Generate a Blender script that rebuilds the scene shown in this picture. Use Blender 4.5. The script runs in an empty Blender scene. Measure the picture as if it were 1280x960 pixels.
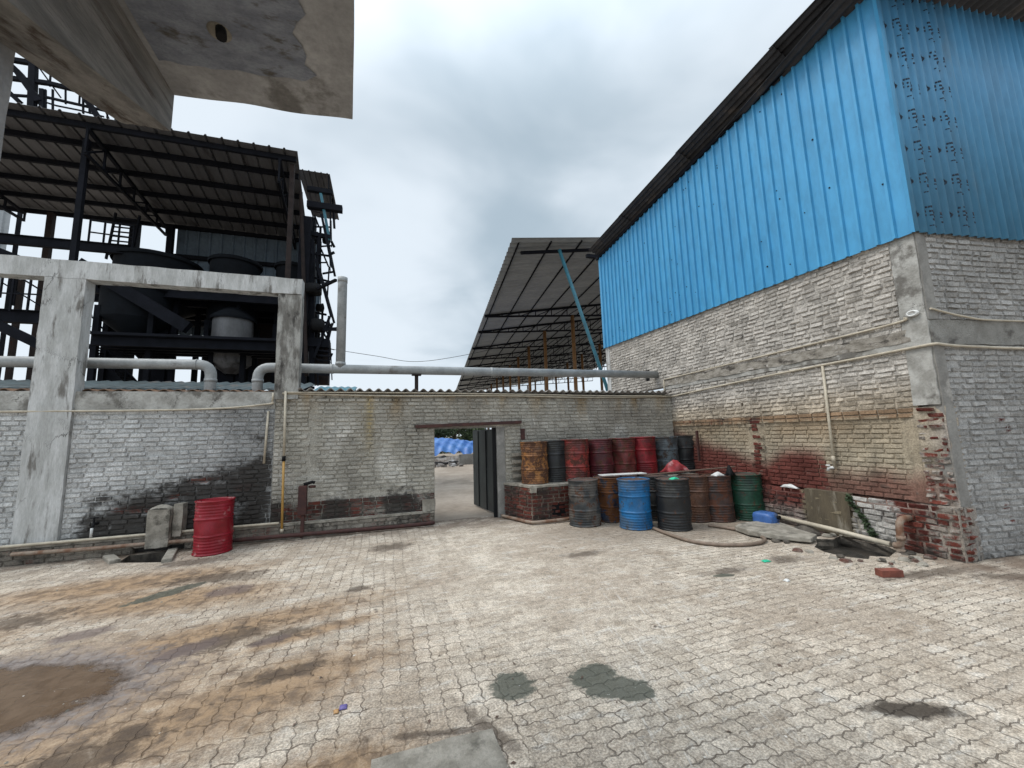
import bpy, math, random
import numpy as np
from mathutils import Vector, noise
R = math.radians
random.seed(7)
sc = bpy.context.scene
col = sc.collection
# ------------------------------------------------------------------ camera
CAM = Vector((0, 0, 1.75)); F = 490.09
pt, rl, yw = R(7.254), R(-1.703), R(17.841)
f_ = Vector((math.sin(yw)*math.cos(pt), math.cos(yw)*math.cos(pt), math.sin(pt)))
r0 = Vector((math.cos(yw), -math.sin(yw), 0)); u0 = r0.cross(f_)
r_ = math.cos(rl)*r0 + math.sin(rl)*u0; u_ = -math.sin(rl)*r0 + math.cos(rl)*u0
cd = bpy.data.cameras.new('camera'); cam = bpy.data.objects.new('camera', cd); col.objects.link(cam)
from mathutils import Matrix
cam.matrix_world = Matrix(((r_.x, u_.x, -f_.x, CAM.x), (r_.y, u_.y, -f_.y, CAM.y), (r_.z, u_.z, -f_.z, CAM.z), (0, 0, 0, 1)))
cd.sensor_width = 36; cd.lens = F/1280*36; cd.clip_start = 0.05; cd.clip_end = 2000
sc.camera = cam
def ray(x, y): return (x-640)/F*r_ - (y-480)/F*u_ + f_
def at(x, y, Y): d = ray(x, y); return CAM + d*(Y/d.y)
# ------------------------------------------------------------------ view, world, sun
sc.view_settings.view_transform = 'Standard'; sc.view_settings.look = 'None'
sc.view_settings.exposure = 0.42; sc.view_settings.gamma = 1
SUN_EL, SUN_AZ = 58, -80      # azimuth from +Y towards +X
w = bpy.data.worlds.new('World'); sc.world = w; w.use_nodes = True
nt = w.node_tree; nt.nodes.clear()
def N(t, k, **kw):
    n = t.nodes.new(k)
    for a, b in kw.items(): setattr(n, a, b)
    return n
class G:
    """tiny helper for node maths"""
    def __init__(s, t): s.t = t
    def put(s, sock, v):
        if hasattr(v, 'links'): s.t.links.new(v, sock)
        else:
            try: sock.default_value = v
            except Exception: sock.default_value = (*v, 1)
    def m(s, op, a, b=0.0, c=0.0, clamp=False):
        n = N(s.t, 'ShaderNodeMath', operation=op, use_clamp=clamp)
        s.put(n.inputs[0], a); s.put(n.inputs[1], b); s.put(n.inputs[2], c); return n.outputs[0]
    def vm(s, op, a, b=(0, 0, 0), out=0):
        n = N(s.t, 'ShaderNodeVectorMath', operation=op)
        s.put(n.inputs[0], a)
        if op == 'SCALE': s.put(n.inputs[3], b)
        else: s.put(n.inputs[1], b)
        return n.outputs[out]
    def mix(s, f, a, b, mode='MIX'):
        n = N(s.t, 'ShaderNodeMix', data_type='RGBA', blend_type=mode)
        s.put(n.inputs[0], f); s.put(n.inputs[6], a); s.put(n.inputs[7], b); return n.outputs[2]
    def noise(s, vec, scale, detail=4, rough=.55, dist=0.0):
        n = N(s.t, 'ShaderNodeTexNoise'); s.put(n.inputs['Vector'], vec)
        n.inputs['Scale'].default_value = scale; n.inputs['Detail'].default_value = detail
        n.inputs['Roughness'].default_value = rough; n.inputs['Distortion'].default_value = dist
        return n.outputs['Fac']
    def rng(s, v, a, b, c=0.0, d=1.0, smooth=True):
        n = N(s.t, 'ShaderNodeMapRange', interpolation_type='SMOOTHSTEP' if smooth else 'LINEAR')
        s.put(n.inputs[0], v)
        for i, q in enumerate((a, b, c, d)): n.inputs[i+1].default_value = q
        return n.outputs[0]
    def scale(s, vec, k):
        n = N(s.t, 'ShaderNodeMapping'); s.put(n.inputs[0], vec); n.inputs['Scale'].default_value = k; return n.outputs[0]
    def sep(s, v):
        n = N(s.t, 'ShaderNodeSeparateXYZ'); s.put(n.inputs[0], v); return n.outputs
    def comb(s, x, y, z=0.0):
        n = N(s.t, 'ShaderNodeCombineXYZ'); s.put(n.inputs[0], x); s.put(n.inputs[1], y); s.put(n.inputs[2], z); return n.outputs[0]
g = G(nt)
sky = N(nt, 'ShaderNodeTexSky', sky_type='NISHITA', sun_disc=False)
sky.sun_elevation = R(SUN_EL); sky.sun_rotation = R(SUN_AZ); sky.dust_density = 3
d = N(nt, 'ShaderNodeTexCoord').outputs['Generated']
sx, sy, sz = g.sep(d)
zz = g.m('ADD', g.m('MAXIMUM', sz, 0.0), 0.22)
flat = g.comb(g.m('DIVIDE', sx, zz), g.m('DIVIDE', sy, zz), 0.0)
n1 = g.noise(flat, .95, 4, .45, .5); n2 = g.noise(g.vm('ADD', flat, (7.3, 2.1, 0)), 2.4, 4, .5, .3)
cl = g.m('ADD', g.m('MULTIPLY', n1, .72), g.m('MULTIPLY', n2, .28))
dd = ray(570, 250).normalized()
blob = g.rng(g.vm('DOT_PRODUCT', d, tuple(dd), out=1), .88, .998)
d2 = ray(230, 330).normalized()
glow = g.rng(g.vm('DOT_PRODUCT', d, tuple(d2), out=1), .72, .99)
d3 = ray(900, 60).normalized()
mid = g.rng(g.vm('DOT_PRODUCT', d, tuple(d3), out=1), .6, 1.0)
v = g.m('SUBTRACT', cl, g.m('MULTIPLY', blob, .15))
v = g.m('ADD', v, g.m('MULTIPLY', glow, .14))
v = g.m('SUBTRACT', v, g.m('MULTIPLY', mid, .0))
lum = g.rng(v, .30, .56, .0, 1.0)
ccol = g.mix(lum, (3.4, 4.2, 4.85, 1), (6.2, 6.85, 7.45, 1))
zen = g.rng(sz, .62, 1.0, 1.0, 2.2)
back = g.rng(g.vm('DOT_PRODUCT', d, (-.45, -.35, .1), out=1), .0, .45, 1.0, 1.5)
ccol = g.vm('SCALE', g.vm('SCALE', ccol, zen), back)
bg = N(nt, 'ShaderNodeBackground'); g.put(bg.inputs[0], g.mix(.93, sky.outputs[0], ccol)); bg.inputs[1].default_value = .1
nt.links.new(bg.outputs[0], N(nt, 'ShaderNodeOutputWorld').inputs[0])
sl = bpy.data.lights.new('sun', 'SUN'); sl.energy = 1.5; sl.angle = R(22); sl.color = (1, .96, .9)
so = bpy.data.objects.new('sun', sl); col.objects.link(so)
sd = Vector((math.sin(R(SUN_AZ))*math.cos(R(SUN_EL)), math.cos(R(SUN_AZ))*math.cos(R(SUN_EL)), math.sin(R(SUN_EL))))
so.rotation_euler = sd.to_track_quat('Z', 'Y').to_euler(); so.location = (0, 0, 30)
# ------------------------------------------------------------------ materials
def newmat(name):
    m = bpy.data.materials.new(name); m.use_nodes = True; t = m.node_tree; t.nodes.clear()
    b = N(t, 'ShaderNodeBsdfPrincipled'); o = N(t, 'ShaderNodeOutputMaterial'); t.links.new(b.outputs[0], o.inputs[0])
    return m, t, b, G(t)
def obj_co(t): return N(t, 'ShaderNodeTexCoord').outputs['Object']
def bump(t, b, h, strength, dist):
    n = N(t, 'ShaderNodeBump'); n.inputs['Strength'].default_value = strength; n.inputs['Distance'].default_value = dist
    t.links.new(h, n.inputs['Height']); t.links.new(n.outputs[0], b.inputs['Normal'])
def mat(name, c1, c2=None, rough=.8, scale=3, bs=.3, bd=.01, metal=0, spec=.4, c3=None, t3=.6, stretch=(1, 1, 1), rust=None, rt=.62, cracks=0):
    """mottled two or three colour surface; rust = colour of worn patches"""
    m, t, b, g = newmat(name)
    c2 = c2 or tuple(x*.75 for x in c1)
    co = g.scale(obj_co(t), stretch)
    n = g.noise(co, scale, 6, .6); nf = g.noise(co, scale*9, 5, .65)
    c = g.mix(g.rng(n, .35, .65), (*c1, 1), (*c2, 1))
    if c3: c = g.mix(g.rng(g.noise(g.vm('ADD', co, (5, 3, 9)), scale*.6, 6, .65), t3-.06, t3+.06), c, (*c3, 1))
    c = g.mix(g.rng(nf, .3, .75, 0, .45), c, g.vm('SCALE', c, .55))
    if cracks:
        vo = N(t, 'ShaderNodeTexVoronoi', feature='DISTANCE_TO_EDGE'); vo.inputs['Scale'].default_value = cracks
        dv = N(t, 'ShaderNodeVectorMath', operation='ADD'); g.put(dv.inputs[0], obj_co(t)); g.put(dv.inputs[1], g.vm('SCALE', g.comb(nf, n, nf), .35)); t.links.new(dv.outputs[0], vo.inputs['Vector'])
        ck = g.m('MULTIPLY', g.rng(vo.outputs['Distance'], .012, .003), g.rng(g.noise(obj_co(t), 1.1, 3, .5), .50, .58))
        c = g.mix(g.m('MULTIPLY', ck, .8), c, (.04, .036, .032, 1))
    rr = rough
    if rust:
        rm = g.rng(g.m('ADD', g.m('MULTIPLY', g.noise(g.vm('ADD', co, (2, 8, 4)), scale*1.7, 8, .7), .75), g.m('MULTIPLY', nf, .25)), rt-.03, rt+.03)
        c = g.mix(rm, c, g.mix(nf, (*rust, 1), tuple(x*.4 for x in rust)+(1,)))
        rr = g.m('ADD', rough, g.m('MULTIPLY', rm, .9-rough))
    g.put(b.inputs['Base Color'], c); g.put(b.inputs['Roughness'], rr)
    b.inputs['Metallic'].default_value = metal; b.inputs['Specular IOR Level'].default_value = spec
    bump(t, b, g.m('ADD', nf, g.m('MULTIPLY', n, .6)), bs, bd)
    return m
def brickmat():
    m, t, b, g = newmat('brickwork')
    co = obj_co(t)
    a = N(t, 'ShaderNodeAttribute', attribute_name='wash'); k = N(t, 'ShaderNodeAttribute', attribute_name='msk')
    paint, dirt, rnd = g.sep(k.outputs['Vector'])
    nA = g.noise(co, 9, 6, .65); nB = g.noise(co, 45, 5, .7); nC = g.noise(co, 1.7, 5, .6)
    brick = g.mix(rnd, (.085, .022, .018, 1), (.18, .050, .035, 1))
    brick = g.mix(g.rng(nB, .35, .7), brick, g.vm('SCALE', brick, .5))
    brick = g.mix(g.rng(nA, .50, .66, 0, .45), brick, (.24, .19, .155, 1))
    nD = g.noise(co, 110, 3, .7)
    wsh = g.vm('SCALE', a.outputs['Color'], g.rng(nB, .38, .62, 1.14, .74))
    wsh = g.mix(g.rng(nD, .56, .66, 0, .55), wsh, (.10, .09, .08, 1))
    wsh = g.vm('SCALE', wsh, g.rng(nC, .3, .7, 1.12, .80))
    nV = g.noise(g.scale(co, (5, 5, .8)), 2.2, 5, .6)
    wsh = g.mix(g.rng(nV, .5, .7, 0, .42), wsh, g.vm('SCALE', wsh, .5))
    wsh = g.mix(g.rng(nA, .58, .72, 0, .55), wsh, (.15, .135, .115, 1))
    wsh = g.vm('SCALE', wsh, g.rng(rnd, 0, 1, .86, 1.1, False))
    lev = g.m('ADD', paint, g.m('MULTIPLY', g.m('SUBTRACT', g.m('ADD', g.m('MULTIPLY', nA, .6), g.m('MULTIPLY', nB, .4)), .5), 2.0))
    c = g.mix(g.rng(lev, .34, .66), brick, wsh)
    c = g.mix(g.rng(g.m('ADD', dirt, g.m('MULTIPLY', g.m('SUBTRACT', nA, .5), 1.1)), .3, .75, 0, .93), c, (.034, .030, .027, 1))
    g.put(b.inputs['Base Color'], c); b.inputs['Roughness'].default_value = .92; b.inputs['Specular IOR Level'].default_value = .2
    bump(t, b, g.m('ADD', g.m('MULTIPLY', nB, .5), nA), .9, .018)
    return m
M = {}
M['brick'] = brickmat()
M['plaster'] = mat('old_plaster', (.46, .45, .42), (.28, .27, .245), .9, 3.6, .7, .014, c3=(.15, .14, .125), t3=.57, cracks=1.6)
M['plaster_frame'] = mat('whitewashed_concrete', (.56, .56, .55), (.40, .40, .385), .9, 4.5, .7, .014, c3=(.17, .16, .145), t3=.60, stretch=(1.9, 1.9, .35), cracks=1.3)
M['plaster_stained'] = mat('stained_concrete', (.40, .39, .36), (.15, .14, .125), .9, 6, .8, .018, c3=(.055, .05, .045), t3=.58, stretch=(1.6, 1.6, .5))
M['cement'] = mat('grey_cement', (.27, .26, .24), (.19, .18, .165), .9, 4, .5, .012, c3=(.36, .34, .31), t3=.62)
M['cementwall'] = mat('rough_cement', (.30, .29, .265), (.23, .22, .20), .92, 5, .9, .03, c3=(.12, .11, .10), t3=.62)
M['canopy'] = mat('raw_concrete', (.38, .38, .385), (.26, .26, .265), .88, 2.8, .5, .012, c3=(.15, .145, .14), t3=.60)
M['canopy_beam'] = mat('board_marked_concrete', (.27, .255, .235), (.16, .15, .14), .88, 3, .8, .02, c3=(.075, .055, .042), t3=.60, stretch=(4, .6, 4))
M['canopy_paint'] = mat('peeling_blue_wash', (.33, .36, .42), (.22, .24, .29), .85, 5, .9, .03, c3=(.12, .11, .10), t3=.60, stretch=(1, 2, 1))
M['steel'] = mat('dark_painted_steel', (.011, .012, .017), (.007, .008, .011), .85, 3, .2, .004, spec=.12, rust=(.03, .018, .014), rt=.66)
M['steelbrown'] = mat('rusty_brown_steel', (.034, .025, .023), (.022, .017, .016), .8, 4, .3, .005, spec=.15, rust=(.05, .026, .018), rt=.60)
M['sheetdark'] = mat('grey_roof_sheet', (.12, .118, .124), (.088, .086, .09), .65, 1.5, .2, .004, c3=(.045, .04, .04), t3=.62, stretch=(3, .4, 1))
M['sheetshed'] = mat('galvanised_sheet', (.33, .35, .365), (.27, .29, .305), .6, .8, .1, .004, stretch=(.5, 2, 1))
M['sheetblue'] = mat('pale_blue_sheet', (.11, .15, .19), (.08, .11, .14), .6, 1.2, .2, .004)
M['greenroof'] = mat('weathered_green_sheet', (.085, .115, .125), (.055, .075, .08), .6, 2, .3, .006, c3=(.13, .12, .11), t3=.62)
M['rustsheet'] = mat('rusted_sheet_edge', (.22, .13, .08), (.12, .07, .045), .85, 4, .5, .01)
M['acsheet'] = mat('cement_sheet', (.36, .34, .32), (.26, .24, .22), .9, 5, .5, .01, c3=(.10, .075, .06), t3=.58)
M['roofblack'] = mat('weathered_black_roof_sheet', (.045, .045, .05), (.03, .03, .032), .8, 3, .5, .01, c3=(.08, .07, .065), t3=.6)
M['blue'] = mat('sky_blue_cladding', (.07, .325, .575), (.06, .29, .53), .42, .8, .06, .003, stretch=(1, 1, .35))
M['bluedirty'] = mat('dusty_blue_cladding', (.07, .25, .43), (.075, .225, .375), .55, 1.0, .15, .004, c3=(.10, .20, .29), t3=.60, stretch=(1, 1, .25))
M['print'] = mat('black_print', (.016, .03, .055), None, .6, 20, .05, .001)
M['pipegrey'] = mat('grey_painted_pipe', (.34, .35, .35), (.25, .26, .26), .55, 3, .2, .004, c3=(.16, .15, .14), t3=.64)
M['pvc'] = mat('cream_pvc', (.52, .46, .36), (.40, .35, .27), .5, 5, .1, .002, c3=(.2, .17, .13), t3=.66)
M['pvcyellow'] = mat('yellow_pipe', (.48, .27, .07), (.38, .22, .06), .5, 5, .1, .002)
M['whitefit'] = mat('white_fitting', (.72, .72, .70), None, .4, 5, .1, .002)
M['rustpipe'] = mat('rusty_pipe', (.17, .085, .05), (.28, .22, .17), .8, 7, .5, .005)
M['rustiron'] = mat('rusted_iron', (.075, .030, .024), (.045, .02, .018), .8, 8, .5, .005)
M['hose'] = mat('dusty_hose', (.23, .17, .13), (.16, .12, .09), .7, 9, .3, .003)
M['bracepaint'] = mat('teal_painted_pipe', (.05, .20, .26), (.04, .15, .20), .5, 4, .1, .002)
M['ochre'] = mat('ochre_painted_post', (.26, .13, .045), (.18, .09, .035), .7, 4, .2, .004)
M['gatesteel'] = mat('dark_green_gate_paint', (.035, .045, .045), (.022, .028, .03), .5, 3, .2, .004, rust=(.07, .04, .03), rt=.64)
M['black'] = mat('black_iron', (.009, .009, .010), None, .8, 4, .2, .004, spec=.2)
M['tanksteel'] = mat('dull_tank_steel', (.15, .15, .155), (.09, .09, .092), .6, 2, .2, .004, c3=(.04, .035, .035), t3=.56, stretch=(1, 1, .4))
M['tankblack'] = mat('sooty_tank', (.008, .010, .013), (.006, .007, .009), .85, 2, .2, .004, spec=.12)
M['stone'] = mat('worn_stone', (.36, .33, .28), (.22, .20, .165), .9, 7, .7, .015, c3=(.12, .11, .09), t3=.6)
M['mud'] = mat('wet_mud', (.03, .027, .022), (.07, .058, .045), .55, 6, .9, .05)
M['pitwall'] = mat('pit_lining', (.15, .13, .105), (.06, .052, .044), .9, 6, .8, .03)
M['blueplastic'] = mat('blue_plastic', (.05, .13, .36), (.04, .10, .26), .4, 4, .1, .003, c3=(.10, .12, .15), t3=.6)
M['greenplastic'] = mat('bright_green_plastic', (.03, .52, .30), None, .4, 6, .3, .004)
M['whiteplastic'] = mat('white_wrapper', (.7, .7, .68), None, .5, 6, .3, .004)
M['orangeplastic'] = mat('orange_wrapper', (.42, .24, .10), None, .5, 6, .3, .004)
M['purpleplastic'] = mat('purple_wrapper', (.16, .13, .36), None, .5, 6, .3, .004)
M['redcloth'] = mat('red_plastic_sack', (.30, .03, .035), (.16, .02, .025), .6, 8, .4, .008, c3=(.42, .2, .2), t3=.6)
M['wood'] = mat('weathered_plank', (.15, .10, .075), (.09, .06, .045), .85, 4, .5, .006, stretch=(.3, 5, 5))
M['tarp'] = mat('blue_tarpaulin', (.10, .24, .56), (.045, .14, .42), .45, 1.2, .3, .01)
M['debris'] = mat('pale_rubble', (.35, .33, .31), (.14, .11, .09), .9, 3, 1, .06, c3=(.5, .5, .5), t3=.58)
M['leafdark'] = mat('dark_leaves', (.035, .06, .022), (.022, .04, .015), .7, .8, .2, .01)
M['leaf'] = mat('mid_leaves', (.055, .085, .03), (.035, .06, .022), .7, .8, .2, .01)
M['bark'] = mat('bark', (.10, .075, .055), (.06, .045, .035), .95, 5, .6, .02)
M['redbrick'] = mat('loose_red_brick', (.24, .075, .05), (.15, .05, .035), .9, 9, .6, .008)
M['band'] = mat('patchy_warm_plaster', (.42, .385, .335), (.24, .215, .18), .92, 6, .9, .03, c3=(.08, .07, .06), t3=.58, stretch=(1, 1, 2))
M['mudplaster'] = mat('stained_mud_plaster', (.125, .10, .065), (.085, .068, .046), .9, 3, .6, .015, c3=(.26, .23, .18), t3=.64, stretch=(2, 2, .5))
M['footing'] = mat('crumbled_brick_and_mortar', (.17, .065, .045), (.24, .20, .17), .95, 9, 1, .04, c3=(.05, .04, .035), t3=.56)
M['dirt'] = mat('pale_dirt', (.40, .34, .28), (.30, .25, .20), .95, .7, .6, .03, c3=(.24, .20, .16), t3=.6)
M['cable'] = mat('black_cable', (.03, .03, .035), None, .6, 3, .1, .002)
# ------------------------------------------------------------------ mesh helper
class MB:
    def __init__(s): s.v = []; s.f = []; s.sm = []; s.w = []; s.k = []
    def face(s, pts, smooth=False):
        b = len(s.v); s.v += [tuple(p) for p in pts]; s.f.append(tuple(range(b, b+len(pts)))); s.sm.append(smooth)
    def box(s, x0, x1, y0, y1, z0, z1, jit=0):
        b = len(s.v)
        for z in (z0, z1):
            for x, y in ((x0, y0), (x1, y0), (x1, y1), (x0, y1)):
                s.v.append((x+random.uniform(-jit, jit), y+random.uniform(-jit, jit), z+random.uniform(-jit, jit)))
        for q in ((0, 3, 2, 1), (4, 5, 6, 7), (0, 1, 5, 4), (1, 2, 6, 5), (2, 3, 7, 6), (3, 0, 4, 7)):
            s.f.append(tuple(b+i for i in q)); s.sm.append(False)
        return s
    def beam(s, a, b_, w, h=None, up=(0, 0, 1)):
        h = h or w; a = Vector(a); b_ = Vector(b_); dr = (b_-a).normalized(); up = Vector(up)
        if abs(dr.dot(up)) > .98: up = Vector((0, 1, 0))
        sd_ = dr.cross(up).normalized(); u2 = sd_.cross(dr)
        o = len(s.v)
        for p in (a, b_):
            for i, j in ((-1, -1), (1, -1), (1, 1), (-1, 1)): s.v.append(tuple(p + sd_*i*w/2 + u2*j*h/2))
        for q in ((0, 1, 2, 3), (7, 6, 5, 4), (0, 4, 5, 1), (1, 5, 6, 2), (2, 6, 7, 3), (3, 7, 4, 0)):
            s.f.append(tuple(o+i for i in q)); s.sm.append(False)
        return s
    def ibeam(s, a, b_, w, h, up=(0, 0, 1), th=.02):
        a = Vector(a); b_ = Vector(b_); dr = (b_-a).normalized(); up = Vector(up)
        if abs(dr.dot(up)) > .98: up = Vector((0, 1, 0))
        u2 = dr.cross(up).normalized().cross(dr)
        s.beam(a+u2*(h-th)/2, b_+u2*(h-th)/2, w, th, up); s.beam(a-u2*(h-th)/2, b_-u2*(h-th)/2, w, th, up); s.beam(a, b_, th, h-2*th-.001, up)
        return s
    def tube(s, pts, r, n=12, cap=True):
        pts = [Vector(p) for p in pts]; rs = r if isinstance(r, (list, tuple)) else [r]*len(pts)
        b = len(s.v); prev = None
        for i, p in enumerate(pts):
            t = (pts[min(i+1, len(pts)-1)]-pts[max(i-1, 0)]).normalized()
            if prev is None: u = t.orthogonal().normalized()
            else: u = (prev - t*prev.dot(t)).normalized()
            prev = u; w_ = t.cross(u)
            for k in range(n):
                a = 2*math.pi*k/n; s.v.append(tuple(p + (u*math.cos(a)+w_*math.sin(a))*rs[i]))
        for i in range(len(pts)-1):
            for k in range(n):
                s.f.append((b+i*n+k, b+i*n+(k+1) % n, b+(i+1)*n+(k+1) % n, b+(i+1)*n+k)); s.sm.append(True)
        if cap:
            s.f.append(tuple(b+k for k in range(n))[::-1]); s.sm.append(False)
            s.f.append(tuple(b+(len(pts)-1)*n+k for k in range(n))); s.sm.append(False)
        return s
    def lathe(s, prof, c=(0, 0, 0), n=40, fn=None):
        b = len(s.v)
        for r, z in prof:
            for k in range(n):
                a = 2*math.pi*k/n; q = (r, z) if fn is None else fn(r, z, a)
                s.v.append((c[0]+q[0]*math.cos(a), c[1]+q[0]*math.sin(a), c[2]+q[1]))
        for i in range(len(prof)-1):
            for k in range(n):
                s.f.append((b+i*n+k, b+i*n+(k+1) % n, b+(i+1)*n+(k+1) % n, b+(i+1)*n+k)); s.sm.append(True)
        return s
    def grid(s, nu, nv, fn, smooth=True):
        b = len(s.v)
        for j in range(nv+1):
            for i in range(nu+1): s.v.append(tuple(fn(i/nu, j/nv)))
        for j in range(nv):
            for i in range(nu):
                a = b+j*(nu+1)+i; s.f.append((a, a+1, a+nu+2, a+nu+1)); s.sm.append(smooth)
        return s
    def prism(s, poly, z0, z1, jit=0):
        n = len(poly); b = len(s.v)
        for z in (z0, z1):
            for x, y in poly: s.v.append((x, y, z+random.uniform(-jit, jit)))
        s.f.append(tuple(b+i for i in range(n))[::-1]); s.f.append(tuple(b+n+i for i in range(n))); s.sm += [False]*2
        for i in range(n): s.f.append((b+i, b+(i+1) % n, b+n+(i+1) % n, b+n+i)); s.sm.append(False)
        return s
    def build(s, name, m, parent=None, solid=0, bevel=0, local=False):
        me = bpy.data.meshes.new(name)
        off = Vector((0, 0, 0))
        if parent is not None and not local:
            p = parent
            while p is not None: off = off + p.location; p = p.parent
        vs = [(x-off.x, y-off.y, z-off.z) for x, y, z in s.v] if off.length > 0 else s.v
        me.from_pydata(vs, [], s.f); me.materials.append(m)
        me.polygons.foreach_set('use_smooth', s.sm)
        if s.w:
            for nm, arr in (('wash', s.w), ('msk', s.k)):
                at_ = me.attributes.new(nm, 'FLOAT_VECTOR' if nm == 'msk' else 'FLOAT_COLOR', 'POINT')
                if nm == 'msk': at_.data.foreach_set('vector', np.array(arr, dtype=np.float32).ravel())
                else: at_.data.foreach_set('color', np.array([(*a, 1) for a in arr], dtype=np.float32).ravel())
        me.update()
        o = bpy.data.objects.new(name, me); col.objects.link(o)
        if parent is not None: o.parent = parent
        if bevel: b = o.modifiers.new('bevel', 'BEVEL'); b.width = bevel; b.segments = 2; b.limit_method = 'ANGLE'
        if solid: q = o.modifiers.new('thickness', 'SOLIDIFY'); q.thickness = solid; q.offset = 0
        return o
def tag(o, label=None, cat=None, group=None, kind=None):
    if label: o['label'] = label
    if cat: o['category'] = cat
    if group: o['group'] = group
    if kind: o['kind'] = kind
    return o
def thing(name, label, cat, loc=(0, 0, 0), group=None, rz=0):
    o = bpy.data.objects.new(name, None); col.objects.link(o); o.location = loc; o.rotation_euler.z = rz; o.empty_display_size = .2
    return tag(o, label, cat, group)
def nz(x, y=0, z=0): return noise.noise(Vector((x, y, z)))
def fbm(x, y=0, z=0): return nz(x, y, z)*.6+nz(x*2.1+5, y*2.1, z*2.1)*.3+nz(x*4.3, y*4.3+9, z*4.3)*.15
def ss(a, b, x): t = max(0, min(1, (x-a)/(b-a))); return t*t*(3-2*t)
def bez(pts, n=8, closed=False):
    """catmull-rom through points"""
    P = [Vector(p) for p in pts]; out = []
    for i in range(len(P)-1):
        a = P[max(i-1, 0)]; b = P[i]; c = P[i+1]; e = P[min(i+2, len(P)-1)]
        for k in range(n):
            t = k/n; out.append(.5*((2*b)+(c-a)*t+(2*a-5*b+4*c-e)*t*t+(3*b-a-3*c+e)*t**3))
    out.append(P[-1]); return out
def elbow(a, c, b, r, n=6):
    """points rounding the corner c between a and b"""
    a, c, b = Vector(a), Vector(c), Vector(b); p = c+(a-c).normalized()*r; q = c+(b-c).normalized()*r
    return [p.lerp(c, t).lerp(c.lerp(q, t), t) for t in [i/n for i in range(n+1)]]
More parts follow.
